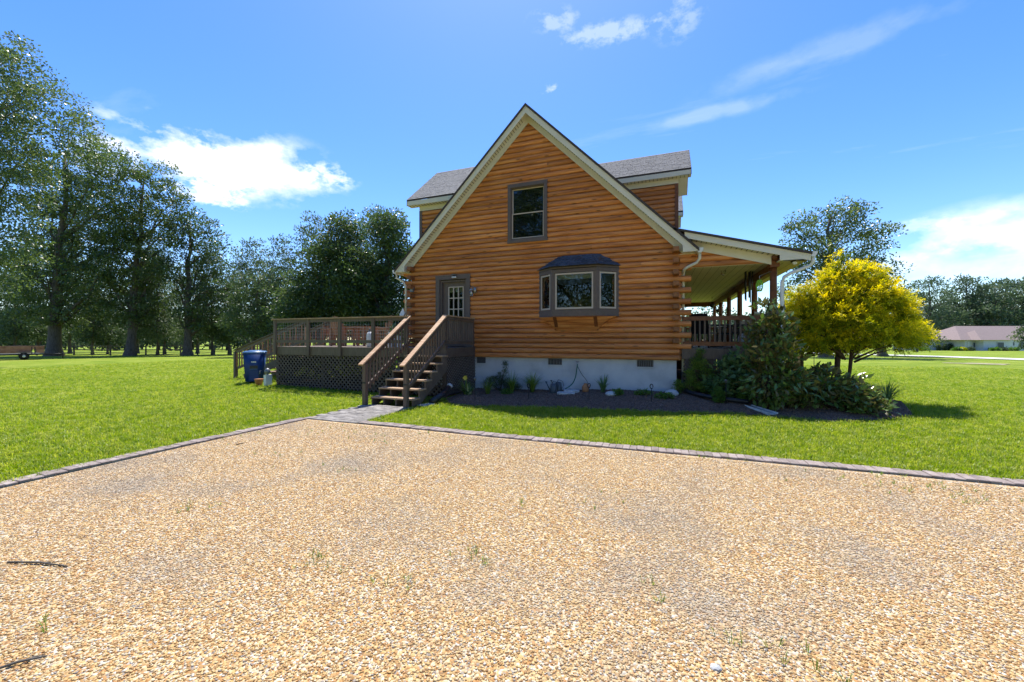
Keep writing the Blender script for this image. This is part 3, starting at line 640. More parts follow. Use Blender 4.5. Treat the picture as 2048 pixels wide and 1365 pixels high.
for k in range(3):
    for j in range(3):
        wx, wz = (gl1 - gl0) / 3, (gz1 - gz0) / 3; box('pane', gl0 + k * wx + .012, gl0 + (k + 1) * wx - .012, .045, .049, gz0 + j * wz + .012, gz0 + (j + 1) * wz - .012, M['glass'], door)
for k in range(4): box('muntin', gl0 + k * (gl1 - gl0) / 3 - .018, gl0 + k * (gl1 - gl0) / 3 + .018, .026, .060, gz0 - .01, gz1 + .01, M['sash'], door)
for k in range(4): box('muntin', gl0 - .01, gl1 + .01, .024, .056, gz0 + k * (gz1 - gz0) / 3 - .017, gz0 + k * (gz1 - gz0) / 3 + .017, M['sash'], door)
box('panel', -7.12, -6.62, .018, .03, FL + .25, 1.85, M['trim'], door)
box('curtain', gl0, gl1, .085, .09, 2.95, gz1, M['valance'], door)
lathe('knob', (-6.52, .0, 2.10), [(.012, -.03), (.03, -.015), (.034, 0), (.03, .015), (.012, .03)], M['bronze'], door, 10)
# tap on the foundation
tp = MB().tube([(-2.76, .06, .70), (-2.76, -.08, .70), (-2.76, -.10, .66)], .014, 6).tube([(-2.80, -.05, .73), (-2.72, -.05, .73)], .012, 6).build('tap', M['bronze'], house)

# ---- porch along the right side
PXO = 2.21; CZ = 3.30
porch = box('porch_floor', .06, PXO + .18, .0, LEN, FL - .04, FL, M['deck'], house)
box('porch_fascia', .07, PXO + .16, -.035, -.002, .86, FL - .001, M['deck'], house)
box('porch_fascia', PXO + .16, PXO + .195, -.035, LEN, .86, FL - .041, M['deck'], house)
box('porch_ceiling', .0, 2.87, -.02, LEN, CZ, CZ + .02, M['ceil'], house)
for k in range(1, 14): box('ceiling_seam', .0 + k * .2, .006 + k * .2, .0, LEN, CZ - .003, CZ - .0005, M['groove'], house)
PY = [0.10, 2.2, 4.5, 6.8, 9.1, 11.25]
for y in PY: 
    pm = MB(); pm.lathe((PXO, y, FL), [(.083, 0), (.086, .8), (.08, 1.6), (.078, 2.06)], 10)
    po = pm.build('porch_post', M['logdark'], house, True)
    if y < .2:
        box('bracket', PXO - .1, PXO + .1, -.05, .25, 3.20, 3.36, M['logdark'], po); box('bracket', PXO - .02, PXO + .13, -.14, .0, 3.36, 3.52, M['logdark'], po)
        tube('beam_end', [(PXO, -.18, 3.44), (PXO, .1, 3.44)], .09, M['logdark'], po, 10)
box('porch_beam', PXO - .07, PXO + .07, .2, LEN, 3.08, 3.299, M['logdark'], house)
box('porch_beam', .05, PXO, LEN - .3, LEN - .16, 3.08, 3.299, M['logdark'], house)
def pz(x): return 4.27 - .2857 * (x - .07)               # top of the porch roof
pg = prism('porch_gable', [(0.02, CZ + .02), (PXO, CZ + .02), (PXO, pz(PXO) - .25), (.02, pz(.02) - .25)], .03, .06, M['dark'], house)
zc = CZ + CH / 2
while zc < 4.0:
    xr = min(PXO - .08, .07 + (4.27 - .26 - zc) / .2857)
    if xr > .3: log(.02, xr, zc, pg, 0, 0, -1.2 if xr < PXO - .1 else 0)
    zc += CH
v, f = slabv((-.15, -.38, pz(-.15)), (2.89, -.38, pz(2.89)), (2.89, LEN + .3, pz(2.89)), (-.15, LEN + .3, pz(-.15)), .06); pr = mesh('porch_roof', v, f, M['edge'], house)
def ppara(nm, y0, y1, a, b, x0, x1, m): return prism(nm, [(x0, pz(x0) - a), (x1, pz(x1) - a), (x1, pz(x1) - b), (x0, pz(x0) - b)], y0, y1, m, pr)
ppara('rake_board', -.35, -.33, .062, .215, .12, 2.87, M['cream']); ppara('rake_trim', -.356, -.351, .062, .10, .12, 2.87, M['cream'])
ppara('soffit', -.329, -.075, .195, .21, .2, 2.22, M['cream'])
for k in range(17):
    xa = .3 + k * .115; beam('soffit_seam', (xa, -.32, pz(xa) - .215), (xa, -.12, pz(xa) - .215), .012, .008, M['groove'], pr)
ppara('frieze_board', -.10, -.073, .21, .43, .25, PXO - .09, M['cream'])
prism('eave_return', [(2.24, CZ + .001), (2.868, CZ + .001), (2.868, pz(2.868) - .216), (2.24, pz(2.24) - .216)], -.349, -.331, M['cream'], pr)
box('eave_soffit', 2.24, 2.87, -.33, -.021, CZ + .0, CZ + .018, M['ceil'], pr)
box('fascia', 2.85, 2.87, -.33, LEN + .3, CZ - .002, 3.40, M['cream'], pr)
prism('gutter', [(2.876, 3.47), (3.0, 3.47), (2.99, 3.41), (2.95, 3.35), (2.876, 3.35)], -.36, LEN + .3, M['white'], pr)
tube('downspout', [(2.93, -.28, 3.36), (2.93, -.28, 3.24), (2.88, -.26, 3.16), (2.5, -.18, 3.00), (2.38, -.15, 2.92), (2.34, -.14, 2.80), (2.335, -.14, 1.6), (2.335, -.14, .75)], .042, M['white'], house, 8)
def railing(name, p, q, z0, z1, n, parent, mr, mbl, bw=.036, cap=None, rh=.075, rw=.09):
    p = np.array(p, float); q = np.array(q, float); rl = thing(name, ((p[0] + q[0]) / 2, (p[1] + q[1]) / 2, z0), None, None); rl.parent = parent; rl.location = W[rl] - W[parent]
    beam('top_rail', (*p, z1 - rh / 2), (*q, z1 - rh / 2), rw, rh, mr, rl); beam('bottom_rail', (*p, z0 + rh / 2), (*q, z0 + rh / 2), rw * .8, rh, mr, rl)
    if cap: beam('cap', (*p, z1 + .019), (*q, z1 + .019), cap, .036, M['cap'], rl)
    me = None
    for k in range(n):
        c = p + (q - p) * (k + .5) / n
        if me is None:
            o = box('baluster', c[0] - bw / 2, c[0] + bw / 2, c[1] - bw / 2, c[1] + bw / 2, z0 + rh, z1 - rh, mbl, rl); me = o.data
        else: add('baluster', me, (c[0], c[1], (z0 + z1) / 2), rl)
    return rl
railing('porch_railing', (.10, .08), (PXO - .08, .08), 1.21, 2.0, 17, house, M['logdark'], M['deckv'], .04, rh=.11)
railing('porch_railing', (.10, LEN - .1), (PXO - .08, LEN - .1), 1.21, 2.0, 17, house, M['logdark'], M['deckv'], .04, rh=.11)
for a, b in zip(PY[:-1], PY[1:]):
    if abs(a - 4.5) > .1: railing('porch_railing', (PXO, a + .09), (PXO, b - .09), 1.21, 2.0, 15, house, M['logdark'], M['deckv'], .04, rh=.11)
# porch steps further along the right side
ps = thing('porch_steps', (PXO + 1, 5.6, GZ), None, None); ps.parent = house; ps.location = W[ps] - W[house]
for k in range(5): box('tread', PXO + .2 + k * .28, PXO + .5 + k * .28, 4.7, 6.6, FL - .24 - k * .22, FL - .2 - k * .22, M['tread'], ps)
for yy in (4.66, 6.64):
    beam('handrail', (PXO + .2, yy, 1.92), (PXO + 1.75, yy, .72), .05, .08, M['cap'], ps); beam('stringer', (PXO + .2, yy, .95), (PXO + 1.7, yy, -.18), .05, .22, M['deck'], ps)
    box('newel_post', PXO + 1.7, PXO + 1.84, yy - .07, yy + .07, GZ - .05, .80, M['cap'], ps); box('newel_cap', PXO + 1.68, PXO + 1.86, yy - .09, yy + .09, .801, .84, M['cap'], ps)
    for k in range(9):
        t = (k + .5) / 9; xx = PXO + .2 + 1.5 * t; box('baluster', xx - .018, xx + .018, yy - .018, yy + .018, .98 - 1.13 * t, 1.90 - 1.18 * t, M['cap'], ps)

# ------------------------------------------------------------------ deck with stairs
DX0, DX1, DY = -12.65, -6.10, -1.90
deck = thing('deck', (-9.4, -.9, GZ), 'brown stained raised deck with lattice skirt, wire railing and two stairs', 'deck')
k = 0; y = DY + .02
while y < 4.6:
    x1 = DX1 - .02 if y < -.16 else -8.95
    box('floor_board', DX0 + .02, x1, y, y + .136, FL - .03, FL, M['deck'], deck); y += .142
tag(mesh('bare_soil', [(DX0, DY, GZ + .13), (DX1, DY, GZ + .02), (DX1, -.05, GZ + .02), (-8.4, -.05, GZ + .06), (-8.4, 4.6, GZ + .1), (DX0, 4.6, GZ + .14)], [(0, 1, 2, 3, 4, 5)], M['mulch']), kind='structure')
box('rim_board', DX0, DX1, DY - .04, DY, .87, FL - .001, M['deck'], deck)
box('rim_board', DX1, DX1 + .04, DY - .04, -.11, .87, FL - .001, M['deck'], deck)
box('rim_board', DX0 - .04, DX0, DY - .04, 4.6, .87, FL - .001, M['deck'], deck)
def slats(parent, name, u0, u1, z0, z1, step, wd, place):
    """diagonal lattice clipped to a rectangle; place(u, z, layer) gives the 3-D point"""
    pn = thing(name, place((u0 + u1) / 2, z0, 0), None, None); pn.parent = parent; pn.location = W[pn] - W[parent]
    hgt = z1 - z0; u = u0 - hgt
    while u < u1:
        for s in (1, -1):
            a = [u, z0]; b = [u + hgt, z1]
            if a[0] < u0: a = [u0, z0 + (u0 - u)]
            if b[0] > u1: b = [u1, z1 - (u + hgt - u1)]
            if b[0] - a[0] > .03:
                if s < 0: a, b = [u0 + u1 - a[0], a[1]], [u0 + u1 - b[0], b[1]]
                p, q = place(a[0], a[1], s), place(b[0], b[1], s); n = np.cross(np.array(place(1, 0, 0)) - place(0, 0, 0), (0, 0, 1))
                beam('slat', p, q, .008, wd, M['lattice'], pn, up=np.cross(n, np.array(q) - p))
        u += step
    return pn
def slat_fix(): pass
slats(house, 'porch_lattice', .12, PXO + .15, -.2, .859, .11, .046, lambda u, z, s: (u, -.012 + .005 * s, z))
slats(house, 'porch_lattice', .05, 4.6, -.2, .859, .13, .06, lambda u, z, s: (PXO + .17 + .005 * s, u, z))
tag(mesh('bare_soil', [(-.05, .02, GZ + .01), (PXO + .15, .02, GZ + .01), (PXO + .15, LEN, GZ + .01), (-.05, LEN, GZ + .01)], [(0, 1, 2, 3)], M['mulch']), kind='structure')
box('porch_skirt', PXO + .12, PXO + .15, 4.65, LEN, GZ - .05, .86, M['deck'], house); box('porch_skirt', .06, PXO + .1, LEN - .06, LEN - .03, GZ - .05, .86, M['deck'], house)
slats(deck, 'lattice_panel', DX0 + .1, -8.7, -.1, .869, .12, .07, lambda u, z, s: (u, 4.6 + .005 * s, z))  # back panel added to darken what shows through the front lattice
box('rim_board', DX0, -8.6, 4.6, 4.64, .6, FL - .001, M['deck'], deck)  # deep back board, added with the panel to hide the bright lawn
slats(deck, 'lattice_panel', DX0 + .03, DX1 - .05, -.20, .869, .15, .042, lambda u, z, s: (u, DY - .012 + .005 * s, z))
slats(deck, 'lattice_panel', DY + .03, -.05, -.18, .869, .10, .036, lambda u, z, s: (DX1 + .012 + .005 * s, u, z))
slats(deck, 'lattice_panel', DY + .1, 4.6, -.1, .869, .13, .07, lambda u, z, s: (DX0 - .012 + .005 * s, u, z))
for x in (DX0 + .06, -10.6, -8.6, DX1 - .06): box('under_post', x - .05, x + .05, DY + .02, DY + .12, GZ - .05, .87, M['deckv'], deck)
posts = [Y_(px, 700, DY - .06)[0] for px in (564, 617, 680, 747)] + [-7.36]
posts[0] = DX0 + .06
rail = thing('front_railing', ((DX0 + DX1) / 2, DY, FL), None, None); rail.parent = deck; rail.location = W[rail] - W[deck]
for x in posts: box('post', x - .055, x + .055, DY - .10, DY - .041, .86, 2.03, M['deckv'], rail)
box('cap', DX0 - .06, -7.28, DY - .13, DY + .03, 2.031, 2.068, M['cap'], rail)
for a, b in zip(posts[:-1], posts[1:]):
    box('top_rail', a + .056, b - .056, DY - .085, DY - .045, 1.93, 2.03, M['deck'], rail); box('bottom_rail', a + .056, b - .056, DY - .085, DY - .045, 1.27, 1.36, M['deck'], rail)
    wm = MB()
    for k in range(1, 6): z = 1.36 + k * .095; wm.tube([(a + .05, DY - .06, z), (b - .05, DY - .06, z)], .0028, 4)
    n = int((b - a) / .11)
    for k in range(n + 1): xx = a + .06 + (b - a - .12) * k / n; wm.tube([(xx, DY - .064, 1.36), (xx, DY - .064, 1.93)], .0028, 4)
    wm.build('wire_mesh', M['wire'], rail)
side = railing('landing_railing', (DX1 - .03, DY), (DX1 - .03, -.12), 1.24, 2.03, 15, deck, M['deck'], M['deckv'], .038, cap=.15, rh=.09)
for y in (DY + .0, -.17): box('post', DX1 - .085, DX1 + .02, y - .05, y + .05, FL - .0, 2.031, M['deckv'], side)
back = railing('left_railing', (DX0 + .03, .62), (DX0 + .03, 4.5), 1.22, 1.84, 26, deck, M['cap'], M['furn'], .038, cap=.14)
for y in (-.68, .62, 1.9, 3.2, 4.5): box('post', DX0 - .02, DX0 + .08, y - .05, y + .05, FL, 1.841, M['furn'], back)
# front stair
SX0, SX1 = -7.30, -6.10; RISE, RUN = (FL - GZ) / 7, .272
st = thing('front_stair', (-6.7, -2.9, GZ), None, None); st.parent = deck; st.location = W[st] - W[deck]
for i in range(1, 7):
    z = FL - RISE * i; y1 = DY - .04 - RUN * (i - 1); y0 = y1 - RUN - .02
    for j in range(2): box('tread', SX0 + .06, SX1 + .10, y0 + j * .146, y0 + j * .146 + .14, z - .038, z, M['tread'], st)
for x in (SX0 + .07, SX0 + .42, SX0 + .78, SX1 + .06):
    pts = [(DY - .04, FL - .02), (DY - .04, FL - .42)]
    poly = []
    for i in range(1, 7):
        y1 = DY - .04 - RUN * (i - 1); z = FL - RISE * i - .0385
        poly += [(y1, z), (y1 - RUN, z)]
    poly += [(DY - .04 - RUN * 6, GZ - .02), (DY - .04 - RUN * 5.2, GZ - .02), (DY - .04, FL - .62)]
    n = len(poly); v = [(x - .019, a, b) for a, b in poly] + [(x + .019, a, b) for a, b in poly]
    mesh('stringer', v, [tuple(range(n)), tuple(range(2 * n - 1, n - 1, -1))] + [(i, i + n, (i + 1) % n + n, (i + 1) % n) for i in range(n)], M['deck'], st)
for x in (SX0, SX1):
    yb, zb_, yt, zt = -3.80, .80, DY - .02, 2.03
    box('post', x - .048, x + .048, -3.79, -3.69, GZ - .03, .78, M['deckv'], st)
    beam('handrail', (x, yb - .10, zb_ - .035), (x, yt, zt + .02), .135, .036, M['cap'], st)
    beam('upper_rail', (x, yb + .06, zb_ - .04), (x, yt, zt - .07), .036, .09, M['deck'], st)
    beam('lower_rail', (x, -3.70, .20), (x, yt, 1.33), .04, .085, M['deck'], st)
    for k in range(13):
        y = -3.60 + k * .128; t = (y - yb) / (yt - yb); t2 = (y + 3.70) / (yt + 3.70); o = (.035 if x < -7 else -.035)
        box('baluster', x + o - .018, x + o + .018, y - .018, y + .018, .20 + 1.13 * t2 - .10, zb_ + (zt - zb_) * t - .04, M['deckv'], st)
    box('bracket', x - .051, x + .051, -3.793, -3.787, .30, .34, M['iron'], st)
box('riser', SX0, SX1 + .04, DY - .038, DY - .012, .66, .868, M['deck'], st)
# side stair at the left end
ss = thing('side_stair', (-14.5, -.1, GZ), None, None); ss.parent = deck; ss.location = W[ss] - W[deck]
SE = DX0 - 3.75; gl = float(gz(SE, -.1)); fs = FL - gl; SY0, SY1 = -.68, .50
for i in range(1, 6):
    x1 = DX0 - .05 - .62 * (i - 1); z = FL - fs / 6 * i
    for j in range(4): box('tread', x1 - .625 + j * .157, x1 - .625 + j * .157 + .15, SY0 + .05, SY1 - .05, z - .038, z, M['tread'], ss)
for y in (SY0, SY1):
    beam('handrail', (DX0 + .02, y, 2.12), (SE - .05, y, gl + 1.10), .12, .036, M['deck'], ss); beam('upper_rail', (DX0, y, 2.03), (SE, y, gl + 1.02), .04, .10, M['deck'], ss)
    beam('lower_rail', (DX0, y, 1.36), (SE, y, gl + .36), .04, .09, M['deck'], ss); beam('stringer', (DX0, y, .98), (SE + .5, y, gl + .04), .04, .26, M['deck'], ss)
    box('post', SE - .05, SE + .06, y - .055, y + .055, gl - .05, gl + 1.06, M['deckv'], ss)
    for k in range(26): t = (k + .5) / 26; xx = DX0 + (SE - DX0) * t; box('baluster', xx - .018, xx + .018, y - .018, y + .018, 1.36 + (gl + .36 - 1.36) * t, 2.03 + (gl + 1.02 - 2.03) * t, M['furn'] if k % 2 else M['deckv'], ss)

# ------------------------------------------------------------------ things on and around the house
def lantern(loc, label):
    x, y, z = loc; t = thing('wall_lantern', loc, label, 'lantern')
    lathe('back_plate', (x + .07, y - .005, z + .17), [(.05, -.09), (.055, 0), (.05, .09)], M['bronze'], t, 10)
    tube('arm', [(x + .07, y - .03, z + .22), (x + .04, y - .09, z + .31), (x, y - .11, z + .29), (x, y - .11, z + .25)], .008, M['bronze'], t, 6)
    lathe('roof', (x, y - .11, z + .16), [(.075, 0), (.07, .015), (.03, .06), (.012, .09)], M['bronze'], t, 6)
    lathe('globe', (x, y - .11, z), [(.055, 0), (.066, .155)], M['lampglass'], t, 6)
    lathe('base', (x, y - .11, z - .03), [(.02, 0), (.06, .02), (.058, .03)], M['bronze'], t, 6)
    lathe('bulb', (x, y - .11, z + .03), [(.01, 0), (.022, .04), (.015, .08), (.004, .1)], M['white'], t, 8); return t
lantern((-6.145, -.085, 2.79), 'silver glass lantern on the log wall right of the brown door')
t = thing('floodlight', (-6.80, -.11, 3.40), 'small solar floodlight mounted on the casing above the door', 'floodlight')
box('solar_panel', -6.87, -6.73, -.19, -.07, 3.50, 3.515, M['steel'], t); box('housing', -6.855, -6.745, -.15, -.106, 3.42, 3.50, M['black'], t)
for dx in (-.055, 0, .055): lathe('lamp_head', (-6.80 + dx, -.16, 3.395), [(.026, 0), (.03, .02), (.015, .05)], M['white'], t, 8)
t = thing('soffit_floodlight', (2.56, -.2, CZ), 'round floodlight under the eave right of the porch corner post', 'floodlight')
lathe('base', (2.56, -.15, CZ - .03), [(.05, 0), (.055, .03)], M['iron'], t, 10); lathe('lamp', (2.58, -.2, CZ - .10), [(.02, 0), (.05, .02), (.055, .05), (.035, .085)], M['white'], t, 12)
t = thing('birdhouse', (-8.44, -.12, 3.02), 'small grey birdhouse hanging on the logs at the left corner', 'birdhouse')
box('body', -8.50, -8.39, -.17, -.08, 3.00, 3.13, M['steel'], t); prism('roof', [(-8.53, 3.13), (-8.36, 3.13), (-8.445, 3.20)], -.19, -.075, M['white'], t); tube('hanger', [(-8.445, -.12, 3.2), (-8.445, -.10, 3.32)], .005, M['iron'], t, 5)
t = thing('decorative_flag', (-8.72, -.25, 2.12), 'small white cloth ornament hanging beside the left log corner', 'ornament')
mesh('cloth', [(-8.83, -.25, 2.05), (-8.72, -.27, 2.05), (-8.66, -.25, 2.30), (-8.74, -.24, 2.46), (-8.86, -.26, 2.24), (-8.83, -.23, 2.05), (-8.72, -.25, 2.05), (-8.66, -.23, 2.30), (-8.74, -.22, 2.46), (-8.86, -.24, 2.24)], [(0, 1, 2, 3, 4), (9, 8, 7, 6, 5)] + [(i, i + 5, (i + 1) % 5 + 5, (i + 1) % 5) for i in range(5)], M['white'], t)
# lamp inside, seen through the bay window
t = thing('pendant_lamp', (-2.4, 1.2, 2.9), 'lit amber pendant lamp behind the bay window glass', 'lamp')
tube('cord', [(-2.4, 1.2, 3.62), (-2.4, 1.2, 3.0)], .006, M['iron'], t, 5); lathe('shade', (-2.4, 1.2, 2.86), [(.10, 0), (.05, .12), (.02, .14)], M['terra'], t, 12); lathe('bulb', (-2.4, 1.2, 2.84), [(.01, 0), (.04, .03), (.03, .08)], M['bulb'], t, 10)
# hanging things in the porch
p = Y_(1446.5, 545, .7)
t = thing('hanging_lantern', (p[0], p[1], CZ), 'metal lantern hanging from the porch ceiling beside the log corner', 'lantern')
tube('chain', [(p[0], p[1], CZ), (p[0], p[1], p[2] + .17)], .006, M['iron'], t, 5); lathe('hood', (p[0], p[1], p[2] + .10), [(.12, 0), (.11, .02), (.02, .07)], M['bronze'], t, 8); lathe('glass', (p[0], p[1], p[2] - .06), [(.05, 0), (.08, .155)], M['lampglass'], t, 8); lathe('foot', (p[0], p[1], p[2] - .10), [(.015, 0), (.05, .04)], M['bronze'], t, 8)
p = Y_(1519, 572, -.1)
t = thing('green_ornament', (p[0], p[1], p[2]), 'lime green openwork lantern hanging from a hook by the porch corner', 'ornament')
for k in range(6):
    for s in (-1, 1):
        tube('strand', [(p[0] + .075 * math.sin(R(180) * (.12 + .76 * j / 8)) ** .6 * math.cos(k * 1.047 + s * j * .2), p[1] + .075 * math.sin(R(180) * (.12 + .76 * j / 8)) ** .6 * math.sin(k * 1.047 + s * j * .2), p[2] - .13 + .26 * j / 8) for j in range(9)], .008, M['lime'], t, 5)
for dz in (-.13, .13): lathe('ring', (p[0], p[1], p[2] + dz - .01), [(.05, 0), (.055, .01), (.05, .02)], M['lime'], t, 12)
tube('hook', [(p[0], p[1], p[2] + .14), (p[0], p[1], p[2] + .24), (p[0] + .03, p[1] + .02, p[2] + .26), (p[0] + .25, p[1] + .12, p[2] + .36), (PXO, .06, p[2] + .34)], .006, M['wire'], t, 5)
p = Y_(1497, 560, 1.2)
t = thing('wind_chime', (p[0], p[1], CZ), 'long dark tube wind chimes hanging between the porch posts', 'wind chime')
lathe('top_plate', (p[0], p[1], p[2] + .42), [(.02, .06), (.13, 0), (.13, -.015)], M['iron'], t, 10); tube('cord', [(p[0], p[1], CZ), (p[0], p[1], p[2] + .45)], .005, M['iron'], t, 5)
for k in range(5): a = k * 1.257; tube('chime_tube', [(p[0] + .09 * math.cos(a), p[1] + .09 * math.sin(a), p[2] + .38), (p[0] + .09 * math.cos(a), p[1] + .09 * math.sin(a), p[2] - .45 - .05 * k)], .017, M['iron'], t, 7)
for (px, py, yy, nm) in ((1424, 612, 8.2, 'third'), (1436, 622, 9.9, 'farthest')):
    p = Y_(px, py, yy); t = thing('hanging_planter', (p[0], p[1], CZ), 'small dark planter hanging %s post along the far porch' % ('by the fourth' if nm == 'third' else 'by the last'), 'planter')
    tube('wire', [(p[0], p[1], CZ), (p[0], p[1], p[2] + .1)], .005, M['iron'], t, 5); lathe('pot', (p[0], p[1], p[2] - .08), [(.05, 0), (.12, .1), (.11, .16)], M['black'], t, 10)
# porch furniture behind the balusters
def porch_chair(x, y, rz, label):
    t = thing('patio_chair', (0, 0, 0), label, 'chair', 'dark chairs on the porch')
    box('seat', -.27, .27, -.25, .25, .40, .46, M['black'], t); v, f = slabv((-.27, .22, .46), (.27, .22, .46), (.27, .36, 1.0), (-.27, .36, 1.0), .05); mesh('backrest', v, f, M['black'], t)
    for sx in (-.25, .25):
        for sy in (-.22, .24): box('leg', sx - .02, sx + .02, sy - .02, sy + .02, 0, .40, M['iron'], t)
        beam('armrest', (sx, -.25, .64), (sx, .28, .66), .05, .03, M['iron'], t); box('arm_post', sx - .015, sx + .015, -.24, -.21, .46, .63, M['iron'], t)
    t.location = (x, y, FL); t.rotation_euler.z = rz; return t
porch_chair(1.75, 1.2, R(-120), 'black patio chair on the porch behind the magnolia'); porch_chair(.75, 1.5, R(150), 'black patio chair on the porch beside the log wall'); porch_chair(1.6, 3.1, R(-80), 'black patio chair deeper in the porch by the second post')
t = thing('porch_table', (1.15, 2.2, FL), 'round table with pinkish cloth between the porch chairs', 'table'); lathe('top', (1.15, 2.2, FL + .66), [(.38, 0), (.4, .02), (.4, .04)], M['iron'], t, 18); lathe('pedestal', (1.15, 2.2, FL), [(.2, 0), (.2, .02), (.03, .05), (.03, .66)], M['iron'], t, 10); lathe('placemat', (1.15, 2.2, FL + .7), [(.2, 0), (.2, .006)], M['rust'], t, 14)
lathe('vase', (1.62, .75, FL), [(.06, 0), (.10, .12), (.11, .26), (.07, .36), (.05, .40)], M['stone'], None, 12)
tag(bpy.context.scene.objects[-1] if False else [o for o in col.objects if o.name == 'vase'][0], 'pale stone jar standing on the porch floor behind the railing', 'jar')
# deck furniture
def cedar_chair(x, y, rz, label):
    t = thing('cedar_chair', (0, 0, 0), label, 'chair', 'red cedar chairs on the deck')
    for k in range(5): box('seat_slat', -.26, .26, -.27 + k * .105, -.18 + k * .105, .40 + .0 * k, .425, M['furn'], t)
    for k in range(5): xa = -.25 + k * .104; v, f = slabv((xa, .24, .42), (xa + .085, .24, .42), (xa + .085, .36, 1.02 + .05 * (1 - abs(k - 2) / 2)), (xa, .36, 1.02 + .05 * (1 - abs(k - 2) / 2)), .025); mesh('back_slat', v, f, M['furn'], t)
    for sx in (-.28, .28):
        for sy in (-.25, .27): box('leg', sx - .025, sx + .025, sy - .03, sy + .03, 0, .62 if sy < 0 else .8, M['furn'], t)
        box('armrest', sx - .05, sx + .05, -.33, .34, .621, .65, M['furn'], t)
    t.location = (x, y, FL); t.rotation_euler.z = rz; return t
p = Y_(686, 690, -.3); cedar_chair(p[0], -.3, R(175), 'red cedar chair with high slatted back, left of the deck table')
p = Y_(668, 690, .6); cedar_chair(p[0], .6, R(70), 'red cedar chair seen edge on at the left of the deck')
p = Y_(762, 690, -.5); cedar_chair(p[0], -.5, R(-70), 'red cedar chair at the right of the deck behind the stair rail')
p = Y_(722, 690, -.1); t = thing('deck_table', (p[0], -.1, FL), 'red cedar table on the deck between the chairs', 'table')
for k in range(6): box('top_slat', p[0] - .5, p[0] + .5, -.52 + k * .14, -.39 + k * .14, FL + .68, FL + .71, M['furn'], t)
for sx in (-.42, .42):
    for sy in (-.42, .22): box('leg', p[0] + sx - .035, p[0] + sx + .035, sy - .035, sy + .035, FL, FL + .68, M['furn'], t)
p = Y_(739.5, 690, -1.35); t = thing('gas_cylinder', (p[0], -1.35, FL), 'white cylinder with dark valve standing behind the deck railing', 'gas cylinder')
lathe('body', (p[0], -1.35, FL), [(.085, 0), (.1, .03), (.1, .38), (.07, .46), (.03, .49)], M['white'], t, 14); lathe('valve', (p[0], -1.35, FL + .49), [(.03, 0), (.035, .05), (.02, .09)], M['black'], t, 8)
p = Y_(786, 690, -.9); t = thing('potted_plant', (p[0], -.9, FL), 'green potted plant on the deck near the stair top', 'plant')
lathe('pot', (p[0], -.9, FL), [(.11, 0), (.15, .26), (.16, .28)], M['white'], t, 12)
POTTED = (t, p)
for i, px in enumerate((782, 796)):
    p2 = Y_(px, 690, -1.2); t = thing('planter_tube', (p2[0], -1.2, FL), ('short' if i else 'tall') + ' white planter box on the deck near the stair top', 'planter'); MB().box(p2[0] - .06, p2[0] + .06, -1.26, -1.14, FL, FL + .45 - .12 * i).build('box', M['white'], t); box('rim', p2[0] - .07, p2[0] + .07, -1.27, -1.13, FL + .4505 - .12 * i, FL + .48 - .12 * i, M['white'], t)

# recycling bin
bp_ = np.array([-14.02, -1.62]); bz = float(gz(*bp_)); t = thing('wheeled_bin', (0, 0, 0), 'dark blue wheeled bin with lighter lid standing on the lawn by the deck steps', 'bin')
def frus(name, a, b, z0, z1, m, parent, bev=.03):
    bm = bmesh.new(); v0 = [bm.verts.new((sx * a[0], sy * a[1], z0)) for sx, sy in ((-1, -1), (1, -1), (1, 1), (-1, 1))]; v1 = [bm.verts.new((sx * b[0], sy * b[1], z1)) for sx, sy in ((-1, -1), (1, -1), (1, 1), (-1, 1))]
    bm.faces.new(v0[::-1]); bm.faces.new(v1)
    for i in range(4): bm.faces.new((v0[i], v0[(i + 1) % 4], v1[(i + 1) % 4], v1[i]))
    bmesh.ops.bevel(bm, geom=bm.edges[:], offset=bev, segments=3, affect='EDGES'); me = bpy.data.meshes.new(name); bm.to_mesh(me); bm.free(); me.materials.append(m)
    me.polygons.foreach_set('use_smooth', [True] * len(me.polygons)); return add(name, me, (0, 0, 0), parent)
frus('body', (.29, .33), (.36, .41), .03, 1.02, M['blue'], t); frus('rim', (.375, .425), (.375, .425), .97, 1.03, M['blue'], t, .02); frus('lid', (.39, .44), (.36, .40), 1.032, 1.10, M['bluelid'], t, .025)
frus('lid_hump', (.24, .28), (.2, .24), 1.10, 1.125, M['bluelid'], t, .01)
box('lift_pocket', -.13, .13, -.405, -.36, .48, .60, M['black'], t); box('lift_bar', -.13, .13, -.415, -.395, .47, .485, M['bluelid'], t)
v = [(-.17, -.352, .06), (.17, -.352, .06), (.15, -.378, .40), (.08, -.384, .46), (-.08, -.384, .46), (-.15, -.378, .40)]; mesh('front_panel', v + [(a, b + .03, c) for a, b, c in v], [tuple(range(6)), tuple(range(11, 5, -1))] + [(i, i + 6, (i + 1) % 6 + 6, (i + 1) % 6) for i in range(6)], M['blue'], t)
for sx in (-.3, .3): tube('wheel', [(sx - .03, .32, .12), (sx + .03, .32, .12)], .12, M['rubber'], t, 14)
tube('handle', [(-.25, .42, .98), (-.25, .48, 1.0), (.25, .48, 1.0), (.25, .42, .98)], .018, M['blue'], t, 6)
mk = MB()
for k, (wd, h0) in enumerate(((.022, .05), (.028, .046), (.024, .05), (.028, .048), (.026, .05))): mk.box(-.082 + k * .034, -.082 + k * .034 + wd, -.394, -.372, .70, .70 + h0)
mk.build('worn_lettering', M['white'], t)
t.location = (bp_[0], bp_[1], bz); t.rotation_euler.z = R(47); t.scale = (.88, .88, 1)
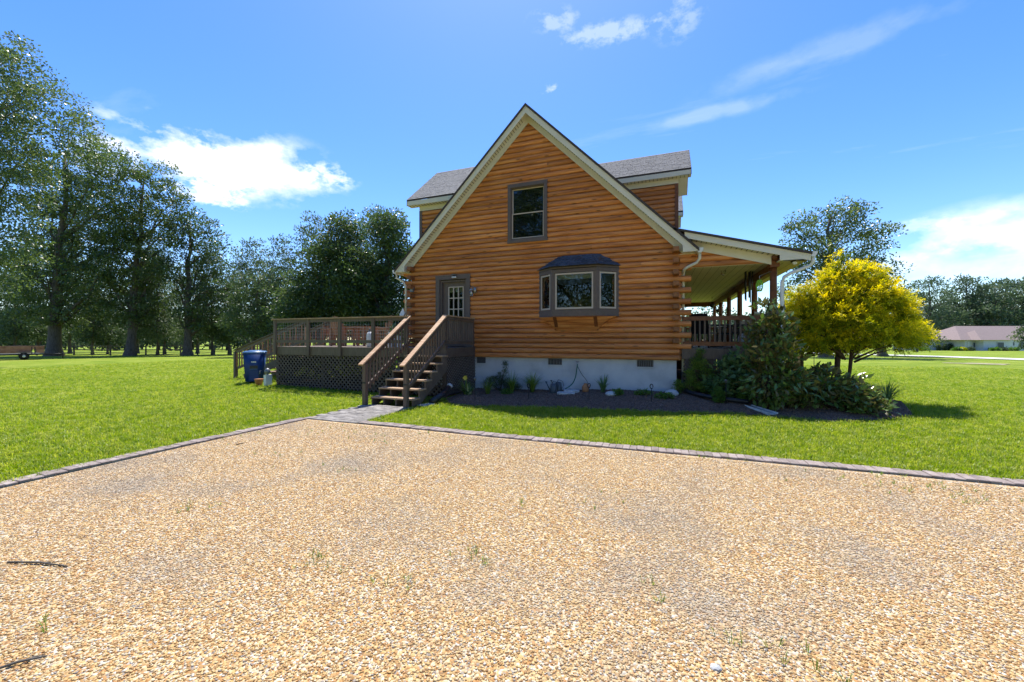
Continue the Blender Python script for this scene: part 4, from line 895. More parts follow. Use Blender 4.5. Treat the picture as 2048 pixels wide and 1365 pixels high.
# white reel and dark pot beside the lattice
p = np.array([DX0 - .18, DY - .2]); z = float(gz(*p)); t = thing('hose_reel', (p[0], p[1], z), 'white plastic hose reel leaning at the deck corner by the lattice', 'hose reel')
box('frame', p[0] - .0, p[0] + .11, p[1] - .1, p[1] + .12, z, z + .36, M['white'], t); lathe('drum', (p[0] + .05, p[1], z + .36), [(.02, 0), (.05, .02), (.09, .08), (.09, .14), (.05, .20), (.02, .22)], M['steel'], t, 14); tube('crank', [(p[0] - .05, p[1] - .12, z + .5), (p[0] - .09, p[1] - .16, z + .5), (p[0] - .09, p[1] - .16, z + .4)], .012, M['steel'], t, 6)
t = lathe('dark_pot', (p[0] - .22, p[1] - .1, z), [(.08, 0), (.13, .2), (.14, .22)], M['terra'], None, 12); tag(t, 'small dark clay pot on the grass beside the hose reel', 'pot')
# drain pipes
t = thing('corrugated_drain', (.065, -.075, -.05), 'black corrugated drain pipe curving from the downspout through the mulch', 'drain pipe')
pts = [(.11, .13, .50), (.11, .12, .20), (.13, -.02, .05), (.24, -.28, .00), (.50, -.58, -.02), (.85, -.84, -.045), (1.45, -1.02, -.075)]
def catm(pts, n=8):
    P = [np.array(p, float) for p in pts]; P = [2 * P[0] - P[1]] + P + [2 * P[-1] - P[-2]]; o = []
    for i in range(1, len(P) - 2):
        for k in range(n):
            t = k / n; o.append(.5 * ((2 * P[i]) + (-P[i - 1] + P[i + 1]) * t + (2 * P[i - 1] - 5 * P[i] + 4 * P[i + 1] - P[i + 2]) * t * t + (-P[i - 1] + 3 * P[i] - 3 * P[i + 1] + P[i + 2]) * t ** 3))
    return o + [P[-2]]
c = catm(pts, 14); tube('pipe', c, [.052 if k % 2 else .058 for k in range(len(c))], M['black'], t, 10)
a = [np.array((1.43, -1.12, -.16)), np.array((1.78, -1.75, GZ + .03))]; t = thing('splash_block', tuple(a[0]), 'pale grey splash trough on the grass at the end of the drain pipe', 'splash block')
d = a[1] - a[0]; s = np.array([d[1], -d[0], 0]); s /= np.linalg.norm(s)
MB().beam(a[0], a[1], .17, .02).build('base', M['stone'], t); MB().beam(a[0] + s * .085, a[1] + s * .10, .018, .07).build('rim', M['stone'], t); MB().beam(a[0] - s * .085, a[1] - s * .10, .018, .07).build('rim', M['stone'], t)
p, q = G_(1732, 812), G_(1790, 815); t = thing('corrugated_drain', tuple(p), 'black corrugated pipe end lying by the strap leaved plants under the golden tree', 'drain pipe')
c = [p + (q - p) * k / 34 + np.array([0, 0, .07]) for k in range(35)]; tube('pipe', c, [.058 if k % 2 else .066 for k in range(35)], M['black'], t, 10); tube('outlet', [q + [0, 0, .07], q + (q - p) * .25 + [0, 0, .05]], .04, M['hose2'], t, 8)
t = thing('gutter_drain', (-5.85, -3.0, GZ), 'black drain pipe with pale outlet lying beside the front stair', 'drain pipe')
tube('pipe', [(-5.80, -2.25, .10), (-5.78, -2.6, -.04), (-5.78, -3.15, -.16)], .075, M['black'], t, 10); tube('pipe_collar', [(-5.80, -2.25, .10), (-5.80, -2.19, .14)], .08, M['stone'], t, 10); MB().beam((-5.78, -3.12, GZ + .03), (-5.92, -3.45, GZ + .02), .2, .03).build('splash_plate', M['stone'], t)
# hose, watering can, pot, stones
t = thing('garden_hose', (-2.75, -.1, .1), 'green garden hose and grey hose hanging from the tap on the foundation', 'hose')
tube('hose', catm([(-2.74, -.10, .66), (-2.755, -.13, .55), (-2.79, -.14, .3), (-2.86, -.16, .12), (-2.97, -.22, .0), (-3.06, -.3, -.05)]), .016, M['hose'], t, 7)
tube('hose', catm([(-2.76, -.11, .64), (-2.70, -.13, .52), (-2.6, -.15, .36), (-2.47, -.17, .2), (-2.42, -.2, .08)]), .012, M['hose2'], t, 7)
for (px, py, lab) in ((1107, 786, 'dark grey watering can standing in front of its twin in the mulch'), (1117, 783, 'dark grey watering can half hidden behind the other by the wall')):
    p = bedG(px, py); t = thing('watering_can', tuple(p), lab, 'watering can', 'grey watering cans'); z = p[2]
    lathe('body', (p[0], p[1], z), [(.10, 0), (.105, .02), (.09, .24), (.06, .27)], M['canmetal'], t, 14); tube('spout', [(p[0] - .09, p[1], z + .06), (p[0] - .17, p[1] - .01, z + .2), (p[0] - .21, p[1] - .01, z + .29)], [.022, .014, .012], M['canmetal'], t, 7); lathe('rose', (p[0] - .215, p[1] - .01, z + .28), [(.012, 0), (.035, .03), (.035, .04)], M['canmetal'], t, 8)
    tube('handle', [(p[0] + .09, p[1], z + .08), (p[0] + .16, p[1], z + .18), (p[0] + .12, p[1], z + .30), (p[0], p[1], z + .34), (p[0] - .06, p[1], z + .25)], .010, M['canmetal'], t, 6)
p = bedG(1171, 784); t = thing('clay_jug', tuple(p), 'orange terracotta jug in the mulch under the grey hose', 'jug'); lathe('body', tuple(p), [(.08, 0), (.10, .05), (.10, .15), (.06, .20), (.045, .22), (.05, .24)], M['terra'], t, 14); tube('handle', [(p[0] + .05, p[1], p[2] + .22), (p[0] + .12, p[1], p[2] + .18), (p[0] + .1, p[1], p[2] + .1)], .012, M['terra'], t, 6)
for i, (px, py, w_, lab) in enumerate(((1136, 779, .52, 'pale stepping slab nearest the wall under the hose'), (1142, 783.5, .46, 'pale stepping slab between two others under the hose'), (1131, 788, .5, 'pale stepping slab nearest the lawn by the watering cans'))):
    p = bedG(px, py); tag(mesh('stepping_stone', [(p[0] + w_ / 2 * math.cos(a) * (1 + .08 * math.sin(3 * a + i)), p[1] + .17 * math.sin(a) * (1 + .1 * math.cos(2 * a + i)), p[2] + e) for e in (-.02, .045) for a in np.linspace(0, 6.283, 15)[:-1]], [tuple(range(13, -1, -1)), tuple(range(14, 28))] + [(k, (k + 1) % 14, (k + 1) % 14 + 14, k + 14) for k in range(14)], M['stone']), lab, 'stepping stone', 'pale stepping stones')
def rock(p, r, lab):
    bm = bmesh.new(); bmesh.ops.create_icosphere(bm, subdivisions=2, radius=1)
    for v in bm.verts: n = v.co.normalized(); v.co = Vector((n.x * r * 1.3, n.y * r, n.z * r * .75)) * random.uniform(.85, 1.12)
    me = bpy.data.meshes.new('garden_rock'); bm.to_mesh(me); bm.free(); me.materials.append(M['stone']); return tag(add('garden_rock', me, (p[0], p[1], p[2] + r * .4), None), lab, 'rock', 'pale rocks in the bed')
rock(bedG(1222, 792), .11, 'pale rock beside the small agave at the foundation'); rock(bedG(1343, 791), .14, 'pale rock by the foundation corner'); rock(bedG(984, 779), .10, 'flat pale rock in the mulch near the juniper')
# garden lights
for (px, py, h, lab) in ((950, 801, .50, 'thin black garden light stake with silver head by the yellow lily'), (1057, 798, .30, 'black loop topped garden stake in front of the grassy clump'), (1178, 800, .32, 'black loop topped garden stake in front of the clay jug'), (1303, 804, .33, 'black loop topped garden stake under the right foundation vent'), (1452, 808, .50, 'black garden light stake beside the clipped ball shrub'), (1628, 775, .95, 'tall thin black stake in front of the golden tree trunk')):
    p = bedG(px, py); t = thing('garden_stake', tuple(p), lab, 'garden light', 'garden lights in the mulch bed')
    tube('stake', [tuple(p - [0, 0, .05]), (p[0], p[1], p[2] + h)], .009, M['iron'], t, 6)
    if h < .4: tube('loop', [(p[0] + .035 * math.cos(a), p[1], p[2] + h + .05 + .055 * math.sin(a)) for a in np.linspace(-1.57, 4.71, 11)], .012, M['iron'], t, 6)
    else: lathe('head', (p[0], p[1], p[2] + h), [(.025, 0), (.03, .05), (.04, .055), (.02, .075)], M['steel'], t, 8)

# ------------------------------------------------------------------ vegetation
def norm(a): return a / (np.linalg.norm(a, axis=-1, keepdims=True) + 1e-9)
def leaf_mesh(name, pos, ax, nr, ln_, wd, var, m, droop=0.0):
    """one rhombic face per leaf, or a folded pair of halves bending at the tip when droop > 0"""
    n = len(pos); ax = norm(ax); sd = norm(np.cross(ax, nr)); nr = norm(np.cross(sd, ax)); ln_ = np.broadcast_to(ln_, n)[:, None]; wd = np.broadcast_to(wd, n)[:, None]
    if droop > 0:
        tip = pos + ax * ln_ - nr * ln_ * droop; mid = pos + ax * ln_ * .52 - nr * wd * .10
        V = np.stack([pos, pos + ax * ln_ * .48 + sd * wd * .5, tip, pos + ax * ln_ * .48 - sd * wd * .5, mid], 1); k = 5
        fi = np.array([[0, 1, 4], [1, 2, 4], [2, 3, 4], [3, 0, 4]])
    else:
        V = np.stack([pos, pos + ax * ln_ * .5 + sd * wd * .5, pos + ax * ln_, pos + ax * ln_ * .5 - sd * wd * .5], 1); k = 4; fi = np.array([[0, 1, 2, 3]])
    fcs = (np.arange(n)[:, None, None] * k + fi[None]).reshape(-1, fi.shape[1])
    me = bpy.data.meshes.new(name); V = V.reshape(-1, 3)
    me.vertices.add(len(V)); me.vertices.foreach_set('co', V.ravel().astype(np.float32)); c = fi.shape[1]
    me.loops.add(len(fcs) * c); me.loops.foreach_set('vertex_index', fcs.ravel().astype(np.int32)); me.polygons.add(len(fcs))
    me.polygons.foreach_set('loop_start', np.arange(0, len(fcs) * c, c, dtype=np.int32)); me.polygons.foreach_set('loop_total', np.full(len(fcs), c, np.int32))
    at = me.attributes.new('var', 'FLOAT', 'POINT'); at.data.foreach_set('value', np.repeat(np.clip(var, 0, 1), k).astype(np.float32))
    me.materials.append(m); me.update(calc_edges=True); return me
def cloud_leaves(cl, rad, per, flat, up, centre, ls, wl, seed, var_c=None, outward=.6):
    """leaves in gaussian clumps round the points cl"""
    g = np.random.default_rng(seed); n = len(cl) * per
    c = np.repeat(cl, per, 0); r = np.repeat(rad, per)[:, None]
    off = norm(g.normal(size=(n, 3))) * (g.random((n, 1)) ** .45) * r * np.array([1, 1, flat]); pos = c + off
    out = norm(c - centre); ax = norm(g.normal(size=(n, 3)) + outward * out + .35 * norm(off)); nr = norm(g.normal(size=(n, 3)) * .75 + np.array([0, 0, up]))
    vc = np.repeat(g.random(len(cl)) if var_c is None else var_c, per)
    return pos, ax, nr, ls * g.uniform(.7, 1.3, n), ls * wl * g.uniform(.7, 1.2, n), .55 * vc + .45 * g.random(n)
def lobes_points(lobes, n, g, gap):
    """points spread in ellipsoids, denser toward the outside, with a minimum distance"""
    vol = np.array([l[3] * l[4] * l[5] for l in lobes]) ** .75; pick = g.choice(len(lobes), n * 5, p=vol / vol.sum()); pts = []
    L_ = np.array(lobes)[pick]; d = norm(g.normal(size=(n * 5, 3))) * (g.random((n * 5, 1)) ** .30); P = L_[:, :3] + d * L_[:, 3:6]
    out = np.empty((0, 3))
    for p in P:
        if len(out) == 0 or np.min(np.sum((out - p) ** 2, 1)) > gap * gap: out = np.vstack([out, p])
        if len(out) >= n: break
    return out
def trunk_mesh(name, base, top, r, cl, nl, g, m, start=.25, wob=.25, flare=1.5):
    mb = MB(); base = np.array(base, float); top = np.array(top, float); k = 9; H = top - base
    pts = [base + H * (j / k) + np.array([g.normal() * wob, g.normal() * wob, 0]) * (0 if j == 0 else (j / k)) for j in range(k + 1)]
    pts = [base - [0, 0, .3]] + pts; rr = [r * flare] + [r * (flare if j == 0 else 1) * (1 - .82 * (j / k)) for j in range(k + 1)]
    if len(pts) > 3: pts.insert(2, base + (pts[2] - base) * .35); rr.insert(2, r * 1.06)
    mb.tube(pts, rr, 9)
    if len(cl) and nl:
        for q in cl[g.choice(len(cl), min(nl, len(cl)), replace=False)]:
            hq = np.clip((q[2] - base[2]) / max(H[2], .1), .1, 1.1); f0 = np.clip(hq - g.uniform(.12, .3), start, .93); a = base + H * f0
            mid = (a + q) / 2 + np.array([g.normal() * .05, g.normal() * .05, .08]) * np.linalg.norm(q - a); rb = r * (1 - .8 * f0) * g.uniform(.35, .6)
            mb.tube([a, a + (mid - a) * .5 + g.normal(size=3) * .03 * np.linalg.norm(q - a), mid, (mid + q) / 2 + g.normal(size=3) * .02, q], [rb, rb * .8, rb * .55, rb * .35, rb * .12], 6)
    return mb
def tree_px(name, label, group, bx, t, lobes, ncl, per, crad, leaf, m, tr, seed, top=None, flat=.6, up=.7, limbs=26, bark='bark', cat='tree', dep=.85, base=None, wl=.55, start=.25, gap=1.0):
    """tree whose crown lobes are read from the photograph (px) at depth t, standing on the ground below"""
    g = np.random.default_rng(seed); s = t / F
    b0 = CAM + (FW + RT * (bx - CX) / F) * t if base is None else np.array(base, float)
    b0 = np.array([b0[0], b0[1], float(gz(b0[0], b0[1]))]); LB_ = []
    for (cx, cy, rx, ry) in lobes:
        cs = math.cos(math.atan((cx - CX) / F)); c = D_(cx, cy, t) - b0; rm = rx * s * cs; LB_.append((c[0] + g.normal() * rm * .25, c[1] + abs(g.normal()) * rm * .2, c[2], rm, rm * dep, ry * s))
    cl = lobes_points(LB_, ncl, g, crad * gap); cen = cl.mean(0) * np.array([1, 1, .85]); rad = crad * g.uniform(.7, 1.25, len(cl))
    root = thing(name, tuple(b0), label, cat, group)
    tp = cl[np.argmax(cl[:, 2])] * np.array([.35, .35, .93]) if top is None else np.array(top)
    mb = trunk_mesh('trunk', (0, 0, 0), tp, tr, cl, limbs, g, M[bark], start)
    o = mb.build('trunk', M[bark], root, True, c=np.zeros(3)); o.location = (0, 0, 0)
    pos, ax, nr, l_, w_, vr = cloud_leaves(cl, rad, per, flat, up, cen, leaf, wl, seed + 1)
    me = leaf_mesh('crown', pos, ax, nr, l_, w_, vr, m); c = add('crown', me, b0, root); c.location = (0, 0, 0)
    return root
def tree_copy(src, x, y, s, rz, label, group):
    r = copy_tree(src); r.location = (x, y, float(gz(x, y))); r.scale = (s, s, s * random.uniform(.92, 1.1)); r.rotation_euler.z = rz; r['label'] = label
    if group: r['group'] = group
    return r
GL = 'trees along the left fence'
tree_px('oak_tree', 'tall oak whose crown hangs in from the left picture edge, nearest of the left trees', GL, -170, 27, [(-80, 200, 150, 140), (20, 150, 75, 75), (95, 225, 75, 55), (0, 330, 130, 100), (140, 275, 70, 45), (-60, 480, 110, 120), (30, 480, 70, 90), (-120, 330, 120, 130)], 300, 160, 1.0, .20, M['oak'], .42, 11)
OAK = tree_px('oak_tree', 'broad oak with the thickest trunk on the left, right of the trailer', GL, 108, 42, [(110, 400, 105, 80), (55, 540, 100, 80), (200, 420, 85, 75), (165, 320, 75, 55), (180, 560, 85, 75), (110, 620, 105, 35), (250, 350, 60, 45), (100, 490, 110, 90)], 310, 170, 1.25, .27, M['oak'], .55, 12, start=.14)
tree_px('oak_tree', 'oak right of the thick trunked oak, its pale trunk base in front of the fence', GL, 260, 43, [(270, 420, 70, 70), (305, 365, 45, 40), (250, 520, 75, 70), (312, 480, 42, 70), (265, 610, 68, 45), (225, 470, 60, 60)], 230, 170, 1.2, .27, M['oak'], .42, 13, start=.12)
tree_px('hardwood_tree', 'slender tree between the pale trunked oak and the pine, top lower than the oaks', GL, 375, 45, [(390, 475, 48, 38), (430, 520, 36, 40), (370, 560, 50, 50), (400, 620, 58, 40), (440, 600, 36, 45), (350, 500, 30, 40), (370, 440, 30, 25)], 190, 130, 1.25, .28, M['oak2'], .42, 14, start=.12)
PINE = tree_px('pine_tree', 'light green pine left of the deck steps', GL, 505, 38, [(500, 580, 42, 36), (535, 595, 32, 36), (520, 640, 56, 36), (558, 620, 24, 38), (545, 560, 20, 22), (480, 630, 40, 40)], 220, 190, .95, .30, M['pine'], .22, 15, wl=.30, limbs=34, up=.3, start=.15)
tree_px('hardwood_tree', 'dark bushy tree behind the deck, left of its neighbour', 'trees behind the deck', 640, 32, [(690, 465, 42, 36), (650, 520, 62, 48), (600, 565, 32, 30), (705, 560, 70, 60), (640, 620, 80, 60), (600, 640, 50, 40)], 320, 170, 1.0, .22, M['oak2'], .35, 16, start=.12, gap=.7)
tree_px('hardwood_tree', 'dark bushy tree behind the deck, touching the log house corner', 'trees behind the deck', 775, 31, [(765, 465, 42, 36), (790, 530, 42, 60), (745, 585, 66, 60), (800, 615, 45, 65), (760, 650, 60, 40)], 300, 170, .98, .22, M['oak2'], .35, 17, start=.12, gap=.7)
UND = tree_px('young_pine', 'young dark pine behind the fence left of the thick oak trunk', 'young trees along the fence', 30, 47, [(30, 595, 50, 50), (20, 655, 62, 34), (40, 540, 32, 35)], 120, 150, 1.0, .28, M['pine'], .14, 18, wl=.36, limbs=20)
for i, (px, t, s, lab) in enumerate(((185, 49, .95, 'young pine just right of the thick oak trunk'), (215, 51, .8, 'second young pine right of the thick oak trunk'), (315, 46, 1.0, 'young pine between the pale trunked oak and the slender tree'), (330, 50, .9, 'young pine with leaning stem right of the pale trunked oak'), (425, 48, 1.0, 'young pine right of the slender tree'), (458, 50, .95, 'young pine left of the light green pine'), (75, 50, 1.1, 'young pine left of the thick oak trunk'), (585, 42, 1.05, 'young pine behind the deck steps'), (-20, 52, 1.2, 'young pine behind the trailer at the left picture edge'), (140, 56, 1.35, 'taller young pine behind the thick oak trunk'), (275, 57, 1.3, 'taller young pine behind the pale trunked oak'), (395, 56, 1.3, 'taller young pine behind the slender tree'), (530, 52, 1.3, 'taller young pine behind the light green pine'), (650, 46, 1.2, 'young pine behind the left part of the deck'), (735, 45, 1.2, 'young pine behind the right part of the deck'))):
    p = CAM + (FW + RT * (px - CX) / F) * t; tree_copy(UND, p[0], p[1], s, i * 1.3, lab, 'young trees along the fence')
GR = 'trees behind the golden cypress'
tree_px('oak_tree', 'tall spreading oak behind the golden cypress', GR, 1652, 37, [(1685, 440, 58, 36), (1622, 455, 36, 30), (1745, 475, 52, 36), (1650, 510, 66, 40), (1600, 540, 38, 50), (1705, 545, 58, 40), (1620, 610, 55, 50), (1680, 600, 60, 50)], 240, 160, 1.1, .25, M['oak'], .45, 21, start=.3)
tree_px('oak_tree', 'smaller dark oak right of the tall spreading oak', GR, 1765, 41, [(1770, 555, 48, 50), (1795, 600, 38, 40), (1760, 630, 55, 40), (1745, 530, 30, 25)], 150, 150, 1.2, .27, M['oak2'], .35, 22, start=.2)
# wood beyond the neighbour, and beyond the fences
FARP = tree_px('tall_pine', 'tall flat topped pine left of the far right wood', 'trees of the far right wood', 1858, 118, [(1862, 575, 34, 14), (1845, 595, 26, 14), (1880, 600, 26, 12), (1860, 625, 40, 22), (1855, 655, 44, 26)], 100, 130, 2.6, .8, M['far'], .55, 31, wl=.4, limbs=24)
FARO = tree_px('far_tree', 'round crowned tree behind the middle of the neighbouring house', 'trees of the far right wood', 1985, 122, [(1985, 590, 34, 30), (1970, 625, 40, 30), (2000, 640, 44, 36), (1960, 660, 36, 24)], 110, 130, 2.8, .8, M['far'], .5, 32, limbs=14)
k = 0
for (px, t, s, src) in ((1815, 135, .78, 0), (1835, 128, .86, 1), (1890, 126, .80, 1), (1912, 130, .88, 1), (1935, 128, 1.02, 0), (1955, 134, .96, 1), (2010, 126, 1.08, 0), (2030, 132, 1.06, 1), (2055, 125, 1.1, 0), (2080, 130, 1.05, 1)):
    p = CAM + (FW + RT * (px - CX) / F) * t; tree_copy((FARP, FARO)[src], p[0], p[1], s, k * 2.1, ('%s of the far wood, %s' % ('round crowned tree' if src else 'tall pine', {1815: 'far left beside the golden cypress', 1835: 'left of the neighbouring house', 1890: 'first from the left behind the neighbouring roof', 1912: 'second from the left behind the neighbouring roof', 1935: 'left of two behind the neighbouring roof', 1955: 'third from the left behind the neighbouring roof', 2010: 'right of two behind the neighbouring roof', 2030: 'fourth from the left behind the neighbouring roof', 2055: 'at the right picture edge', 2080: 'just past the right picture edge'}[px])), 'trees of the far right wood'); k += 1
def wood(name, pts, label, seed):
    """far wood that reads as one mass"""
    g = np.random.default_rng(seed); cl = []; tr_ = MB()
    for (px, t, h, r) in pts:
        b = CAM + (FW + RT * (px - CX) / F) * t; z = float(gz(b[0], b[1]))
        tr_.tube([(b[0], b[1], z - .3), (b[0], b[1], z + h * .7)], [.3, .12], 6)
        for _ in range(34): d = g.normal(size=3) * .42; cl.append((b[0] + d[0] * r, b[1] + d[1] * r, z + h * (.5 + .36 * np.clip(d[2], -1.3, 1.3))))
    cl = np.array(cl); pos, ax, nr, l_, w_, vr = cloud_leaves(cl, np.full(len(cl), 2.2), 50, .7, .6, cl.mean(0), .85, .6, seed)
    me = leaf_mesh(name, pos, ax, nr, l_, w_, vr, M['far']); me2 = bpy.data.meshes.new('t'); me2.from_pydata([tuple(v) for v in tr_.v], [], tr_.f)
    bm = bmesh.new(); bm.from_mesh(me); n0 = len(bm.faces); bm.from_mesh(me2); bm.faces.ensure_lookup_table()
    for f in bm.faces[n0:]: f.material_index = 1
    bm.to_mesh(me); bm.free(); me.materials.append(M['bark'])
    return tag(add(name, me, (0, 0, 0), None), label, 'wood', None, 'stuff')
wood('distant_wood', [(px, 105 + 14 * math.sin(px * .05), 9 + 3 * math.sin(px * .11), 5.5) for px in range(-260, 620, 34)], 'distant dark wood beyond the rail fence at left', 41)
wood('distant_wood', [(px, 95 + 10 * math.sin(px * .07), 10 + 2.5 * math.sin(px * .13), 5) for px in range(1340, 1660, 30)], 'distant wood seen under the porch roof', 42)
wood('distant_wood', [(px, 150, 13 + 3 * math.sin(px * .1), 6) for px in range(1790, 2500, 36)], 'distant wood closing the view behind the neighbouring house', 43)
# trees across the drive behind the viewer, mirrored in the window glass
for i, (x, y, s) in enumerate(((-23, -29, 1.0), (-14, -27, .9), (-6, -30, 1.0), (3, -31, .9), (27, -12, .8), (31, -3, .8))): tree_copy(OAK, x, y, s, 1 + i, 'oak across the drive mirrored in the window panes', 'trees mirrored in the windows')

# golden cypress
def cypress(name, label, base, stems, tiers, n, seed, group):
    """tufts of thread-like sprays on the outside of stacked tiers; tips golden, older inner growth green"""
    g = np.random.default_rng(seed); root = thing(name, tuple(base), label, 'tree', group); base = np.array(base); P = []; O = []; V = []
    tot = sum(q[3] * q[4] ** .5 * q[5] for q in tiers)
    for (cx, cy, cz, rx, ry, rz) in tiers:
        m = int(n * rx * ry ** .5 * rz / tot); d = norm(g.normal(size=(m * 4, 3))); d = d[d[:, 2] > -.45][:m]; m = len(d)
        rr = g.uniform(.35, 1.0, (m, 1)) ** .6 * g.choice([.92, 1.0, 1.14], (m, 1)); P.append(np.array([cx, cy, cz]) + d * rr * np.array([rx, ry, rz])); O.append(d); V.append(np.clip((rr[:, 0] - .55) * 3.2, 0, 1) * np.clip(.80 + 1.0 * d[:, 2], 0, 1))  # upper tufts more golden, undersides greener, with sun and shade partly in the colour
    P = np.concatenate(P); O = np.concatenate(O); V = np.concatenate(V); keep = np.ones(len(P), bool)
    for i in range(len(P)):
        if keep[i]: dd = np.sum((P - P[i]) ** 2, 1); kill = (dd < .013) & (np.arange(len(P)) > i); keep &= ~kill
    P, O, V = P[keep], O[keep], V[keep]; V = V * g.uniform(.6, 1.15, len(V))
    ns = 12; per = 14; k = len(P) * ns                    # sprays per tuft, leaflets per spray
    lead = norm(np.repeat(O * np.array([1, 1, .55]), ns, 0) + g.normal(size=(k, 3)) * .55 + np.array([0, 0, .22])); L_ = g.uniform(.12, .30, k)
    q = np.repeat(np.repeat(P, ns, 0), per, 0); ld = np.repeat(lead, per, 0); ll = np.repeat(L_, per); u = np.tile(np.linspace(.05, 1, per), k); m = len(q)
    pos = q + ld * (u * ll)[:, None] - np.array([0, 0, .16]) * ((u ** 2) * ll)[:, None] + g.normal(size=(m, 3)) * .010; v = np.repeat(np.repeat(V, ns), per)
    ax = ld + g.normal(size=(m, 3)) * .55 + np.array([0, 0, -.2]); nr = g.normal(size=(m, 3)) * .5 + np.array([0, 0, .9])
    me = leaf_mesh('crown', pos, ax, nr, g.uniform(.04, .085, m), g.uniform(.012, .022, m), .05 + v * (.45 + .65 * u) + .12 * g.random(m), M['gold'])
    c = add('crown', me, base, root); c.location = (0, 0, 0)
    mb = MB()
    for st_ in stems: mb.tube([np.array(p[:3]) for p in st_], [p[3] for p in st_], 9)
    for a in P[g.choice(len(P), 60, replace=False)]: s0 = np.array([a[0] * .15, a[1] * .15, max(.9, a[2] * .75)]); mb.tube([s0, (s0 + a) / 2 + [0, 0, .06], a], [.03, .018, .006], 5)
    o = mb.build('trunk', M['barkred'], root, True, c=np.zeros(3)); o.location = (0, 0, 0); return root
def cyp_tiers(px_l, t, b):
    o = []
    for (cx, cy, rx, ry) in px_l:
        cs = math.cos(math.atan((cx - CX) / F)); c = D_(cx, cy, t) - b; o.append((c[0], c[1], c[2], rx * t / F * cs, rx * t / F * cs * .95, ry * t / F))
    return o
cb = CAM + (FW + RT * (1694 - CX) / F) * 10.1; cb[2] = GZ
def rel(px, py): return D_(px, py, 10.1) - cb
s1 = [(*rel(1690, 800), .085), (*rel(1677, 770), .07), (*rel(1674, 740), .062), (*rel(1677, 700), .06), (*rel(1680, 640), .05), (*rel(1690, 560), .02)]
s2 = [(*rel(1682, 798), .06), (*rel(1692, 772), .045), (*rel(1699, 745), .04), (*rel(1704, 700), .042), (*rel(1725, 650), .03), (*rel(1745, 600), .015)]
T = cyp_tiers([(1685, 532, 13, 24), (1683, 548, 24, 26), (1710, 562, 50, 30), (1665, 580, 40, 30), (1720, 600, 85, 34), (1640, 615, 45, 34), (1670, 645, 85, 38), (1760, 630, 62, 32), (1620, 655, 42, 40), (1720, 672, 105, 32), (1650, 685, 65, 24), (1800, 665, 40, 26), (1830, 668, 30, 22), (1770, 690, 60, 20), (1610, 690, 36, 24)], 10.1, cb)
cypress('golden_cypress', 'golden yellow cypress with twin bare trunks right of the porch', cb, [s1, s2], T, 2300, 51, 'golden cypresses')
c2 = np.array([4.6, 6.4, GZ]); T2 = [(0, 0, 3.1, .5, .5, .5), (.1, 0, 2.5, 1.0, 1.0, .55), (-.1, .1, 1.9, 1.35, 1.3, .55), (.1, 0, 1.4, 1.5, 1.5, .5)]
cypress('golden_cypress', 'second golden cypress seen between the porch posts behind the downspout', c2, [[(0, 0, -.2, .09), (0, 0, 1.2, .07), (.05, 0, 2.8, .02)]], T2, 1200, 52, 'golden cypresses')
# magnolia and the plants of the bed
def shrub(name, label, base, lobes, ncl, per, crad, leaf, m, seed, wl=.45, up=.6, flat=.8, droop=.12, cat='shrub', group='shrubs in the mulch bed', stem=.02, outward=1.0, nst=14, gap=.5):
    g = np.random.default_rng(seed); root = thing(name, tuple(base), label, cat, group); cl = lobes_points(lobes, ncl, g, crad * gap); rad = crad * g.uniform(.75, 1.2, len(cl))
    pos, ax, nr, l_, w_, vr = cloud_leaves(cl, rad, per, flat, up, np.array([0, 0, cl[:, 2].mean() * .5]), leaf, wl, seed, outward=outward)
    pos[:, 2] = np.maximum(pos[:, 2], .02)
    me = leaf_mesh('foliage', pos, ax, nr, l_, w_, vr, m, droop); c = add('foliage', me, base, root); c.location = (0, 0, 0)
    mb = MB()
    for q in cl[g.choice(len(cl), min(nst, len(cl)), replace=False)]: mb.tube([(g.normal() * .03, g.normal() * .03, -.05), q * np.array([.5, .5, .6]), q], [stem, stem * .7, stem * .3], 5)
    o = mb.build('stem', M['barkred'], root, True, c=np.zeros(3)); o.location = (0, 0, 0); return root
def onbed(x, y): return np.array([x, y, bed_h(x, y)])
b = onbed(1.85, -1.12)
shrub('magnolia', 'upright glossy magnolia in front of the porch corner post', b, [(0, 0, 2.1, .25, .25, .28), (.02, 0, 1.65, .42, .40, .45), (.05, 0, 1.1, .55, .5, .5), (.1, -.1, .55, .62, .55, .45)], 150, 16, .17, .175, M['magnolia'], 61, .42, .8)
b = onbed(3.0, -.85)
shrub('magnolia', 'low spreading magnolia at the right end of the mulch bed', b, [(0, 0, .40, .7, .6, .34), (.55, .05, .24, .42, .5, .22), (-.5, -.1, .32, .5, .45, .30), (-.1, .1, .70, .3, .3, .2)], 130, 15, .17, .17, M['magnolia'], 62, .42, .8)
b = onbed(3.62, -1.1)
shrub('magnolia', 'small low magnolia at the bed edge below the golden tree', b, [(0, 0, .17, .40, .35, .18)], 36, 15, .14, .12, M['magnolia'], 63, .42, .55)
b = onbed(1.25, -.35)
shrub('hydrangea', 'broad leaved hydrangea beside the porch fascia left of the magnolia', b, [(0, 0, .62, .5, .4, .35), (.15, 0, .95, .25, .25, .2), (-.15, -.1, .35, .5, .4, .25)], 75, 16, .16, .14, M['hydr'], 64, .6, .9)
b = onbed(.52, -.12)
shrub('dwarf_spruce', 'small pointed golden green evergreen at the log house corner', b, [(0, 0, 1.12, .07, .07, .12), (-.02, 0, .85, .2, .2, .22), (0, 0, .5, .34, .32, .3), (0, 0, .25, .38, .36, .22)], 170, 60, .09, .055, M['spruce'], 65, .2, .4, droop=0)
